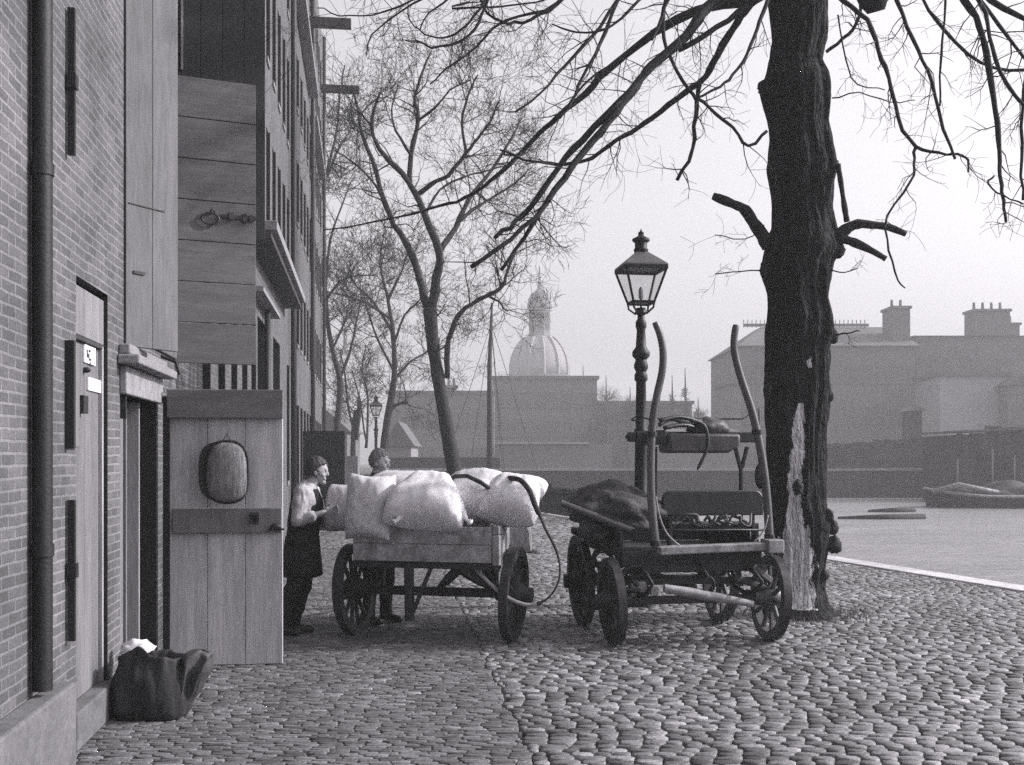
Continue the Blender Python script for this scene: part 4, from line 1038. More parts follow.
# hidden crown above the frame that carries the hanging boughs
for (az, L, up) in ((2.9, 4.2, .35), (3.6, 4.0, .3), (4.3, 4.5, .35), (5.4, 4.3, .35), (.2, 4.2, .4), (1.2, 4, .5), (2.0, 4, .5), (4.8, 3.5, .6)):
    b = Vector((0, 0, 7.3 + .35 * rng.random())); d = Vector((math.cos(az), math.sin(az), up)); pts = [b]
    for i in range(5): d = (d + Vector((rng.gauss(0, .12), rng.gauss(0, .12), .03))).normalized(); pts.append(pts[-1] + d * L / 5)
    pp, rad = limb(br, pts, .12, .03, 8, 2, rng)
    sprout(tw, rng, pp, rad, 14, 1.2, 2, .02, (2, 4), rk=.4, rmax=.02)
pp, rad = limb(br, [(.0, 0, 8.6), (.05, 0, 9.6), (-.1, .1, 10.8), (.1, 0, 12)], .26, .09, 10, 3, rng); sprout(tw, rng, pp, rad, 24, 2.0, 2, .05, (3, 5), rk=.4, rmax=.05)
limb(br, [P(863, -12, 10.6) - T0, P(872, 2, 10.6) - T0, P(880, -8, 10.6) - T0], .10, .12, 10, 3, rng)
br.build('branch', M['bark_far'], tree, smooth=True); tw.build('crown', M['twig'], tree)
m = MB(); rng = random.Random(5)
for i in range(420):
    a = rng.uniform(0, 6.283); r_ = .40 + abs(rng.gauss(0, .16)); x_, y_ = TX + .05 + r_ * math.cos(a) * 1.1, TY + r_ * math.sin(a)
    h = rng.uniform(.03, .11); dx, dy = rng.gauss(0, .03), rng.gauss(0, .03); w_ = .004
    m.add([(x_ - w_, y_, 0), (x_ + w_, y_, 0), (x_ + dx, y_ + dy, h)], [(0, 1, 2)], rng.uniform(.5, 1.6))
tag(m.build('grass', M['grass']), kind='stuff')

# ------------------------------------------------------------------ the other bare trees
def bare_tree(name, label, Y, base_px, trunk_pts, limbs, seed, tw_num, tw_L, kids, group='bare trees along the quay', trop=.10):
    RMIN[0] = .00015 * Y
    rng = random.Random(seed); x0 = (base_px - CX) / F * Y; O = Vector((x0, Y, 0))
    root = empty(name, O, 0, label, 'tree', group); tb, cr = MB(), MB(); k = Y / F
    pts = [Vector((0, 0, 0))] + [P(x_, y_, Y) - O for (x_, y_, w_) in trunk_pts]
    pp = smooth_pts(pts, 4); ws = [trunk_pts[0][2] * 1.2] + [t[2] for t in trunk_pts]
    rad = [float(np.interp(i / 4, range(len(ws)), ws)) * k / 2 * rng.uniform(.94, 1.06) for i in range(len(pp))]
    tb.tube(pp, rad, 10)
    sprout(cr, rng, pp, rad, tw_num // 2, tw_L, 2, trop, kids, t0=.55, rk=.35, rmax=.03)
    for (path, w0, w1, dY) in limbs:
        n = len(path); W3 = [P(x_, y_, Y + dY * i / max(1, n - 1)) - O for i, (x_, y_) in enumerate(path)]
        pp, rad = limb(tb, W3, w0 / 2 * k, w1 / 2 * k, 7, 3, rng, .01)
        sprout(cr, rng, pp, rad, tw_num, tw_L, 3, trop, kids, t0=.3, rk=.5, rmax=.025)
    tb.build('trunk', M['bark_far'], root, smooth=True); cr.build('crown', M['twig'], root)
    return root
bare_tree('bare_tree', 'tall forked bare tree behind the white sacks', 27.0, 458,
    [(455, 478, 16), (449, 440, 14.5), (442, 400, 13), (436, 365, 12.5), (432, 335, 13), (430, 308, 14)],
    [([(429, 312), (422, 288), (413, 256), (394, 224), (383, 199), (376, 171), (362, 136), (358, 111), (352, 85)], 9, 2, 1.0),
     ([(431, 312), (436, 280), (439, 252), (424, 214), (409, 182), (390, 161), (376, 143), (372, 118), (380, 92)], 10, 2, -1.5),
     ([(409, 182), (411, 154), (418, 118), (415, 97), (424, 69), (432, 50)], 6, 1.5, .5),
     ([(439, 252), (455, 228), (469, 199), (485, 178), (505, 150), (520, 120)], 7, 1.6, 2.0),
     ([(416, 197), (432, 184), (448, 175), (466, 154), (478, 138), (490, 122), (500, 100)], 5, 1.5, -2.0),
     ([(457, 222), (480, 205), (505, 190), (525, 175)], 4, 1.4, 1.5), ([(466, 152), (462, 125), (468, 95), (478, 75)], 3.5, 1.3, -1.0),
     ([(383, 199), (372, 180), (350, 160), (335, 150)], 3, 1.2, -1.0), ([(425, 215), (440, 190), (462, 178), (490, 170), (512, 165)], 3, 1.2, 1.0),
     ([(447, 378), (447, 349), (455, 321), (466, 308), (484, 297), (502, 287), (507, 271), (515, 253)], 6, 2.5, -1.2), ([(488, 296), (499, 302), (507, 311)], 2.5, 1.5, -.3),
     ([(411, 155), (396, 130), (392, 110), (398, 85)], 3, 1.2, 1.2), ([(418, 120), (435, 108), (450, 90), (470, 80)], 3, 1.2, -1)], 31, 9, 1.15, (3, 4))
bare_tree('bare_tree', 'slender bare tree beside the distant street lamp', 44.0, 382,
    [(384, 448, 8), (388, 415, 7), (394, 380, 6), (394, 350, 5), (392, 325, 4.5)],
    [([(392, 325), (387, 295), (380, 265), (384, 235)], 4, 1.2, 1), ([(393, 345), (405, 315), (420, 300), (436, 285)], 3, 1, -1), ([(394, 380), (410, 362), (428, 352), (445, 345)], 3, 1, 1), ([(389, 318), (360, 300), (324, 291)], 3, 1.5, -1),
     ([(391, 330), (372, 300), (352, 280), (350, 255)], 3, 1, 1.5), ([(388, 415), (396, 405), (408, 402)], 3.5, 3, 0), ([(388, 300), (402, 270), (410, 245)], 3, 1, 0), ([(394, 372), (378, 340), (368, 310), (362, 285)], 3, 1, -1.2)], 32, 9, 1.7, (3, 4))
bare_tree('bare_tree', 'bare tree rising beside the end of the brick warehouse', 47.0, 336,
    [(337, 430, 7), (339, 405, 6), (340, 380, 6), (333, 352, 5), (327, 318, 4.5), (325, 280, 4)],
    [([(340, 378), (352, 345), (358, 315), (362, 290)], 3.5, 1, 1), ([(326, 300), (345, 278), (377, 275)], 3, 1.2, -1), ([(325, 285), (330, 240), (342, 205), (352, 180)], 3, 1, 1), ([(325, 290), (316, 240), (322, 190), (335, 140), (340, 95), (345, 65)], 4, 1.2, 0), ([(322, 190), (338, 150), (352, 128)], 3, 1, 1), ([(332, 350), (345, 320), (350, 300)], 2.5, 1, 0)], 33, 10, 1.9, (3, 4))
bare_tree('bare_tree', 'low bare tree with a lopped stem left of the distant street lamp', 50.0, 353,
    [(353, 448, 5), (354, 425, 5), (356, 410, 4.5)],
    [([(354, 432), (348, 405), (345, 375), (340, 350)], 3, 1, 1), ([(356, 440), (358, 420), (360, 402)], 5, 4, 0), ([(366, 448), (368, 400), (362, 370), (366, 345)], 3, 1, 1), ([(366, 440), (360, 400), (352, 370)], 2, 1, -1)], 34, 9, 1.6, (3, 4))

# far tree masses across the water
def far_tree(name, px, top, base_w, Y, seed, label, narrow=False):
    rng = random.Random(seed); x0 = (px - CX) / F * Y; O = Vector((x0, Y, 0)); H = CAMZ + (HY - top) / F * Y; W_ = base_w / F * Y
    root = empty(name, O, 0, label, 'tree', 'trees beyond the canal'); tb, cr = MB(), MB()
    tb.tube([(0, 0, 0), (.1, 0, H * .4), (0, 0, H * .97)], [.3, .2, .03], 6)
    for i in range(90 if not narrow else 70):
        z = H * rng.uniform(.2, .95); a = rng.uniform(0, 6.283); sp = (1 - (z / H) ** 1.5) if narrow else math.sin(min(1, (z / H) * 1.05) * math.pi * .92) ** .6
        d = Vector((math.cos(a), math.sin(a), .6 if not narrow else .9)); L = W_ * .5 * sp * rng.uniform(.5, 1.1) + .3
        twig(cr, rng, Vector((0, 0, z * .8)), d, L * 1.1, .05, 2, .1, (3, 5), .8)
    tb.build('trunk', M['bark_far'], root); cr.build('crown', M['twig'], root)
for (px, top, bw_, Y, nrw, lab) in ((583, 362, 34, 128, False, 'rounded hazy bare tree right of the dome'), (606, 372, 36, 122, False, 'hazy bare tree midway between the dome and the tall street lamp'), (630, 384, 30, 118, False, 'hazy bare tree just left of the tall street lamp'), (672, 372, 16, 115, True, 'hazy spire shaped tree left of its taller twin by the lamp'), (685, 364, 15, 115, True, 'tallest hazy spire shaped tree right of the tall street lamp'), (655, 385, 26, 112, False, 'hazy bare tree just right of the tall street lamp'), (698, 395, 22, 112, False, 'lowest hazy bare tree at the right end of the far grove')):
    far_tree('bare_tree' if not nrw else 'poplar', px, top, bw_, Y, px, lab, nrw)

# ------------------------------------------------------------------ far bank
def box_house(name, label, px0, px1, top, Y, dep, wall, roof='flat', rise=0, nx=0, nz=0, base=0.0):
    x0, x1 = (px0 - CX) / F * Y, (px1 - CX) / F * Y; H = CAMZ + (HY - top) / F * Y
    root = empty(name, (x0, Y, 0), 0, label, 'building'); W_ = x1 - x0
    m = MB(); m.b2((0, 0, 0), (W_, dep, H)); m.build('wall', wall, root)
    if roof == 'hip':
        m = MB(); e = .4; i = min(dep / 2, W_ * .2); i2 = .3
        m.add([(-e, -e, H), (W_ + e, -e, H), (W_ + e, dep + e, H), (-e, dep + e, H), (i, dep * .4, H + rise), (W_ - i2, dep * .4, H + rise), (W_ - i2, dep * .6, H + rise), (i, dep * .6, H + rise)], [(0, 1, 5, 4), (1, 2, 6, 5), (2, 3, 7, 6), (3, 0, 4, 7), (4, 5, 6, 7), (3, 2, 1, 0)])
        m.build('roof', M['far_roof'], root)
    elif roof == 'gable':
        m = MB(); e = .3
        m.prism([(-e, -e, H), (W_ + e, -e, H), (W_ / 2, -e, H + rise)], (0, dep + 2 * e, 0)); m.build('roof', M['far_roof'], root)
    elif roof == 'flat':
        m = MB(); m.b2((-.25, -.25, H + .002), (W_ + .25, dep + .25, H + .35)); m.build('cornice', M['far_roof'], root)
    if nx:
        for i in range(nx):
            for j in range(nz):
                cx = W_ * (i + .5) / nx; cz = H * (j + .55) / (nz + .25)
                m = MB(); m.b2((cx - .5, -.05, cz - .8), (cx + .5, .1, cz + .8)); m.build('window', M['far_roof'], root)
                m = MB(); m.b2((cx - .6, -.12, cz - .92), (cx + .6, .05, cz - .803)); m.build('window_sill', M['far_wall'], root)
    return root, W_, H
def stack(root, x0, x1, y0, y1, z0, z1, pots=2):
    m = MB(); m.b2((x0, y0, z0), (x1, y1, z1)); m.b2((x0 - .15, y0 - .15, z1 + .002), (x1 + .15, y1 + .15, z1 + .25)); o = m.build('chimney', M['far_wall'], root)
    for k in range(pots):
        t = (k + .5) / pots
        p_ = MB(); p_.lathe([(.16, 0), (.13, .8)], (x0 + (x1 - x0) * t, (y0 + y1) / 2, z1 + .25), 8); p_.build('chimney_pot', M['far_roof'], o)

r_, W_, H = box_house('far_building', 'long hazy building with a flat roof left of the dome', 388, 494, 394, 118, 14, M['far_wall'], 'flat', 0, 12, 2)
stack(r_, 6.0, 7.2, 3, 4, H, H + .9, 2)
r_, W_, H = box_house('far_building', 'broad hazy building standing in front of the domed church', 494, 597, 379, 124, 16, M['far_wall'], 'flat', 0, 9, 3)
r_, W_, H = box_house('far_building', 'lower hazy building behind the far bare trees and the tall street lamp', 597, 692, 404, 126, 14, M['far_wall'], 'flat', 0, 9, 2)
r_, W_, H = box_house('low_shed', 'long low hazy shed with a pale gutter under the dome', 496, 612, 444, 96, 10, M['far_wall'], 'none', 0)
m = MB(); m.b2((-.1, -.3, H), (W_ * .80, 10, H + .16)); m.build('gutter', M['far_pale'], r_)
r_, W_, H = box_house('low_shed', 'low hazy shed seen between the wagon bench and the trunk', 640, 745, 436, 100, 10, M['far_wall'], 'hip', .8)
r_, W_, H = box_house('far_building', 'tall hazy block with a mansard roof right of the old tree trunk', 741, 915, 346, 106, 16, M['far_wall'], 'hip', 2.6, 13, 3)
stack(r_, W_ - 1.8, W_ - .1, 1, 4, H - .5, CAMZ + (HY - 307) / F * 106, 2)
m = MB(); m.b2((1.5, 6, H + 2.6), (W_ - 2.5, 6.1, H + 2.9))
for k in range(30): m.b2((1.5 + k * (W_ - 4) / 30, 5.98, H + 2.5), (1.55 + k * (W_ - 4) / 30, 6.12, H + 3.3))
m.build('roof_railing', M['far_roof'], r_)
r_, W_, H = box_house('far_building', 'far right hazy block with a wide chimney stack', 916, 1075, 336, 108, 16, M['far_wall'], 'hip', .7, 12, 3)
x0 = (979 - 916) / F * 108; stack(r_, x0, x0 + 3.5, 1, 3.5, H - .5, CAMZ + (HY - 310) / F * 108, 4)
x0 = (1012 - 916) / F * 108; stack(r_, x0 + 1.5, x0 + 2.6, 4, 6, H, CAMZ + (HY - 320) / F * 108, 1)
r_, W_, H = box_house('far_building', 'pale plastered house before the far right block', 940, 1008, 376, 98, 6, M['far_pale'], 'flat', 0)
r_, W_, H = box_house('far_building', 'dark gabled house at the right edge beyond the canal', 1008, 1090, 385, 96, 8, M['far_wall'], 'gable', 2.4, 4, 2)
r_, W_, H = box_house('far_building', 'narrow hazy house at the left foot of the mansard block', 731, 741, 384, 104, 8, M['far_wall'], 'flat', 0)
r_, W_, H = box_house('white_house', 'small white gabled house beside the slender bare tree', 386, 411, 446, 80, 6, M['white_paint'], 'gable', 1.8)
r_, W_, H = box_house('small_house', 'small house with a sloping roof at the end of the warehouse row', 300, 347, 432, 70, 6, M['far_wall'], 'gable', 1.6)
# domed church
CYv = 205; ccx = (539.5 - CX) / F * CYv; kz = CYv / F
ch = empty('domed_church', (ccx, CYv, 0), 0, 'hazy church with a ribbed dome, lantern tower and spire', 'church')
Zc = lambda py: CAMZ + (HY - py) * kz
m = MB(); m.b2((-9, -5, 0), (9, 9, Zc(384))); m.build('nave', M['far_wall'], ch)
m = MB(); m.lathe([(29 * kz, Zc(388)), (29 * kz, Zc(379)), (31 * kz, Zc(378)), (31 * kz, Zc(376))], (0, 0, 0), 32); m.build('drum', M['far_wall'], ch)
m = MB(); m.lathe([(29.5 * kz, Zc(376)), (29.3 * kz, Zc(366)), (27.5 * kz, Zc(357)), (24 * kz, Zc(349)), (19 * kz, Zc(342.5)), (14 * kz, Zc(338)), (12.5 * kz, Zc(337))], (0, 0, 0), 32); dm = m.build('dome', M['dome_lead'], ch, smooth=True)
m = MB()
for i in range(12):
    a = 2 * math.pi * i / 12 + .13
    m.tube([(r * kz * math.cos(a), r * kz * math.sin(a), Zc(z)) for (r, z) in ((29.7, 376), (29.5, 366), (27.8, 357), (24.2, 349), (19.2, 342), (14, 337.6))], .28, 5)
m.build('rib', M['dome_lead'], dm)
m = MB(); m.lathe([(13 * kz, Zc(338)), (12 * kz, Zc(335)), (11 * kz, Zc(334)), (11 * kz, Zc(309)), (13.5 * kz, Zc(308)), (13.5 * kz, Zc(305))], (0, 0, 0), 8, rot=.39); tw_ = m.build('lantern_tower', M['far_wall'], ch)
for i in range(8):
    a = .39 + math.pi / 8 + 2 * math.pi * i / 8; rr0 = 11 * kz * math.cos(math.pi / 8) + .02
    o = MB(); o.box((0, 0, 0), (.12, .9, 3.2), None); ob = o.build('tower_window', M['far_dark'], tw_, loc=(rr0 * math.cos(a), rr0 * math.sin(a), Zc(322))); ob.rotation_euler = (0, 0, a)
m = MB(); m.lathe([(12 * kz, Zc(305)), (11.3 * kz, Zc(299)), (8.5 * kz, Zc(294)), (4 * kz, Zc(290.5)), (2 * kz, Zc(288)), (2.4 * kz, Zc(286)), (1.7 * kz, Zc(284)), (1.1 * kz, Zc(277)), (.6 * kz, Zc(266))], (0, 0, 0), 16); m.build('spire', M['far_wall'], ch, smooth=True, autosmooth=50)
# parapet along the far quay with its pale coping, low wall at left
FQ = 66.0
m = MB(); m.b2((-8, FQ, WATER - .4), (90, FQ + .5, 1.0)); pr = m.build('canal_wall', M['brick_dark'], None)
tag(pr, 'long dark canal wall with a pale coping across the water', 'wall')
m = MB()
for k in range(44): m.b2((-8 + k * 2.2, FQ - .08, 1.002), (-8 + k * 2.2 + 2.18, FQ + .58, 1.12 + .015 * ((k * 7) % 3)))
m.build('coping', M['stone_pale'], pr)
m = MB(); m.b2(((384 - CX) / F * 70, 70, 0), ((500 - CX) / F * 70, 70.4, CAMZ + .12)); lw = m.build('garden_wall', M['brick_dark'], None); tag(lw, 'low dark brick wall behind the forked tree', 'wall')
m = MB(); m.b2(((384 - CX) / F * 70, 69.95, CAMZ + .121), ((500 - CX) / F * 70, 70.45, CAMZ + .2)); m.build('coping', M['stone'], lw)
# dark timber yard on the right bank
def boards(name, label, px0, px1, top0, top1, Y, seed):
    rng = random.Random(seed); x0, x1 = (px0 - CX) / F * Y, (px1 - CX) / F * Y; m = MB(); x = x0
    while x < x1:
        w_ = rng.uniform(.3, .5); t = (x - x0) / (x1 - x0); H = CAMZ + (HY - (top0 + (top1 - top0) * t)) / F * Y + rng.gauss(0, .05)
        m.b2((x, Y, 0), (x + w_ - .01, Y + .08, H), rng.uniform(.6, 1.5)); x += w_
    o = m.build('board_panel', M['far_dark'], None); root = empty(name, (x0, Y, 0), 0, label, 'fence'); o.parent = root; o.matrix_parent_inverse = Matrix.Translation((-x0, -Y, 0))
    m = MB(); m.b2((x0, Y - .1, .5), (x1, Y - .01, .62)); m.b2((x0, Y - .1, 1.6), (x1, Y - .01, 1.72)); r2 = m.build('fence_rail', M['far_dark'], root); r2.matrix_parent_inverse = Matrix.Translation((-x0, -Y, 0))
boards('board_fence', 'long dark board fence across the canal right of the trunk', 822, 985, 444, 434, 72, 3)
boards('board_fence', 'taller dark board fence at the far right across the canal', 985, 1075, 426, 430, 71, 4)
box_house('low_shed', 'small dark shed behind the board fence near the pale house', 912, 922, 411, 78, 2.0, M['far_dark'], 'gable', .35)
# moored barge with a covered load
by = 53.0; bx0, bx1 = (926 - CX) / F * by, (1075 - CX) / F * by
bt = empty('moored_barge', ((bx0 + bx1) / 2, by, WATER), R(-3), 'dark low barge with a heaped load moored in front of the boathouse', 'barge'); Lb = bx1 - bx0
m = MB(); prof = []
hull = []; nst = 14
for i in range(nst + 1):
    t = -1 + 2 * i / nst; hw = 1.5 * (1 - abs(t) ** 4) + .06; sh_ = .55 + .35 * abs(t) ** 2.5
    hull.append([(t * Lb / 2, -hw, sh_), (t * Lb / 2 * .97, -hw * .85, -.3), (t * Lb / 2 * .97, hw * .85, -.3), (t * Lb / 2, hw, sh_)])
vs = [v for s in hull for v in s]; fs = []
for i in range(nst):
    for k in range(3): fs.append((i * 4 + k, i * 4 + k + 1, (i + 1) * 4 + k + 1, (i + 1) * 4 + k))
    fs.append((i * 4, (i + 1) * 4, (i + 1) * 4 + 3, i * 4 + 3))
fs += [(0, 1, 2, 3), (nst * 4 + 3, nst * 4 + 2, nst * 4 + 1, nst * 4)]
m.add(vs, fs); m.build('hull', M['far_dark'], bt)
m = MB(); m.tube([s[0] for s in hull], .07, 6); m.tube([s[3] for s in hull], .07, 6); m.build('gunwale', M['wood_cart'], bt)
m = MB(); m.ell((.6, 0, .45), (2.6, 1.1, .75), None, 40, 24, fn=lambda u, v: v * (1 + .25 * mnoise.noise(u * 2.2) + .1 * mnoise.noise(u * 6))); m.build('load', M['tarp'], bt, smooth=True)
m = MB(); m.tube([(-Lb / 2 + .2, -.6, .75), (-Lb / 2 + 1.2, -1.2, 1.1), (-Lb / 2 + 3.0, -1.3, .75)], [.14, .12, .09], 8); m.build('spar', M['wood_cart'], bt, smooth=True)
for i, (px, hgt) in enumerate(((955, 1.7), (990, 2.2), (1012, 1.9))):
    yp = 56.0 + i * .6; m = MB(); m.tube([((px - CX) / F * yp, yp, WATER - .6), ((px - CX) / F * yp + .05, yp, hgt)], [.15, .12], 10)
    tag(m.build('mooring_post', M['far_dark'], smooth=True), ('left mooring post behind the barge bow', 'tallest of the three mooring posts behind the barge', 'right hand mooring post behind the barge load')[i], 'post', 'mooring posts behind the barge')
bh = empty('boathouse', ((957 - CX) / F * 59, 59, 0), 0, 'dark boarded boathouse standing at the water at the far right', 'boathouse')
m = MB(); rng = random.Random(17); x = 0
while x < 7.2:
    w_ = rng.uniform(.22, .4); m.b2((x, 0, WATER - .3), (x + w_ - .012, .08, 3.05 + .12 * x / 3 + rng.gauss(0, .04)), rng.uniform(.6, 1.9)); x += w_
m.build('front_boards', M['far_dark'], bh)
m = MB(); m.b2((.02, .085, WATER - .3), (7.2, 5, 3.0)); m.build('wall', M['far_dark'], bh)
m = MB(); m.prism([(-.3, -.25, 3.12), (7.5, -.25, 3.42), (7.5, -.25, 3.52), (-.3, -.25, 3.22)], (0, 5.5, 0)); m.build('roof', M['far_roof'], bh)
m = MB(); m.b2((1.2, -.04, WATER - .2), (3.0, -.003, 1.9), .4); m.build('door', M['dark_in'], bh)
for k, (px0, px1, py, lab) in enumerate(((838, 925, 519, 'long dark streak standing in for a shadow line on the pale canal in front of the barge bow'), (868, 915, 512, 'short dark streak standing in for shadow behind the longer one on the canal'))):
    Yl = (CAMZ - WATER) * F / (py - HY); m = MB()
    m.tube([((px0 - CX) / F * Yl, Yl, WATER + .02), (((px0 + px1) / 2 - CX) / F * Yl, Yl - .15, WATER + .06), ((px1 - CX) / F * Yl, Yl + .1, WATER + .05)], [.07, .13, .15], 10)  # dark tubes laid on the water stand in for a shadow line
    tag(m.build('shadow_streak', M['far_dark'], smooth=True), lab, 'streak', 'painted shadow streaks on the canal')
# sailing boat whose mast shows above the sacks
sy = 50.0; bx = (489.5 - CX) / F * sy
sb = empty('sailing_boat', (bx, sy, WATER), R(-15), 'moored sailing boat whose bare mast rises beyond the sacks', 'boat')
m = MB(); hull = []
for i in range(13):
    t = -1 + 2 * i / 12; hw = 1.0 * (1 - abs(t) ** 3) + .04
    hull.append([(t * 3.2, -hw, .55 + .3 * t * t), (t * 2.9, -hw * .7, -.3), (t * 2.9, hw * .7, -.3), (t * 3.2, hw, .55 + .3 * t * t)])
vs = [v for s in hull for v in s]; fs = []
for i in range(12):
    for k in range(3): fs.append((i * 4 + k, i * 4 + k + 1, (i + 1) * 4 + k + 1, (i + 1) * 4 + k))
    fs.append((i * 4, (i + 1) * 4, (i + 1) * 4 + 3, i * 4 + 3))
fs += [(0, 1, 2, 3), (51, 50, 49, 48)]
m.add(vs, fs); m.build('hull', M['far_dark'], sb)
mz = CAMZ + (HY - 303) / F * sy - WATER
m = MB(); m.tube([(0, 0, 0), (0, 0, mz * .7), (.12, 0, mz)], [.14, .11, .05], 10); m.build('mast', M['wood_dark'], sb, smooth=True)
m = MB()
for (x_, y_) in ((-2.6, 0), (2.6, 0), (-.9, -.7), (.9, -.7), (.6, .8)): m.tube([(.08, 0, mz * .9), (x_, y_, .7)], .013, 4)
m.build('rigging', M['rope_dark'], sb)
# picket fence on the quay
pf = empty('picket_fence', (quayx(34), 34, 0), 0, 'low dark picket fence on the quay between cart and wagon', 'fence')
a = Vector((quayx(39) - .25, 39, 0)); b = Vector((quayx(28.5) - .25, 28.5, 0)); O = Vector((quayx(34), 34, 0))
m = MB()
for z in (.25, .68): m.bar(a + Vector((.04, 0, z)) - O, b + Vector((.04, 0, z)) - O, .04, .07)
m.build('rail', M['dark_paint_and_shade'], pf)
n = 54; rng = random.Random(9)
for k in range(n):
    p = a.lerp(b, k / (n - 1)) - O; m = MB(); h = .84 + rng.gauss(0, .015) + (.16 if k % 18 == 9 else 0); w_ = .035 if k % 18 != 9 else .11
    m.b2((p.x - w_, p.y - w_, .0), (p.x + w_, p.y + .0, h - .06)); m.add([(p.x - w_, p.y - w_, h - .058), (p.x + w_, p.y - w_, h - .058), (p.x + w_, p.y, h - .058), (p.x - w_, p.y, h - .058), (p.x, p.y - w_ / 2, h)], [(0, 1, 4), (1, 2, 4), (2, 3, 4), (3, 0, 4), (3, 2, 1, 0)])
    m.build('picket', M['dark_paint_and_shade'], pf)

# ------------------------------------------------------------------ the two men
def solid(mb, name, mat, parent, voxel=.008, smooth=6, O=None, fold=0):
    me = bpy.data.meshes.new(name + '_raw'); me.from_pydata(mb.v, [], mb.f); me.update()
    bm = bmesh.new(); bm.from_mesh(me); bmesh.ops.recalc_face_normals(bm, faces=bm.faces); bm.to_mesh(me); bm.free()
    t = bpy.data.objects.new(name + '_raw', me); COL.objects.link(t)
    r = t.modifiers.new('r', 'REMESH'); r.mode = 'VOXEL'; r.voxel_size = voxel; r.adaptivity = 0
    s = t.modifiers.new('s', 'SMOOTH'); s.iterations = smooth; s.factor = .5
    dg = bpy.context.evaluated_depsgraph_get(); ev = t.evaluated_get(dg)
    nm = bpy.data.meshes.new_from_object(ev); nm.name = name
    bpy.data.objects.remove(t); bpy.data.meshes.remove(me)
    at = nm.attributes.get('tone') or nm.attributes.new('tone', 'FLOAT', 'POINT'); at.data.foreach_set('value', np.ones(len(nm.vertices), dtype=np.float32))
    if fold:
        co = [v.co.copy() for v in nm.vertices]; no = [v.normal.copy() for v in nm.vertices]
        for v, c_, n_ in zip(nm.vertices, co, no):
            q_ = Vector((c_.x * 9, c_.y * 9, c_.z * 6)); v.co = c_ + n_ * fold * (abs(mnoise.noise(q_)) * 1.6 - .4 + .5 * mnoise.noise(q_ * 2.3))
    nm.materials.clear(); nm.materials.append(mat); nm.polygons.foreach_set('use_smooth', [True] * len(nm.polygons))
    o = bpy.data.objects.new(name, nm); COL.objects.link(o); o.parent = parent
    return o
def caps(mb, p0, p1, r0, r1, n=12):
    p0, p1 = Vector(p0), Vector(p1); d = (p1 - p0).normalized(); L = (p1 - p0).length
    pts = []; rad = []
    for k in range(5): t = math.pi / 2 * (k / 4); pts.append(p0 - d * r0 * math.cos(t)); rad.append(max(r0 * math.sin(t), .001))
    for k in range(4, -1, -1): t = math.pi / 2 * (k / 4); pts.append(p1 + d * r1 * math.cos(t)); rad.append(max(r1 * math.sin(t), .001))
    mb.tube(pts, rad, n)
def chain(mb, pts, rad):
    for i in range(len(pts) - 1): caps(mb, pts[i], pts[i + 1], rad[i], rad[i + 1])
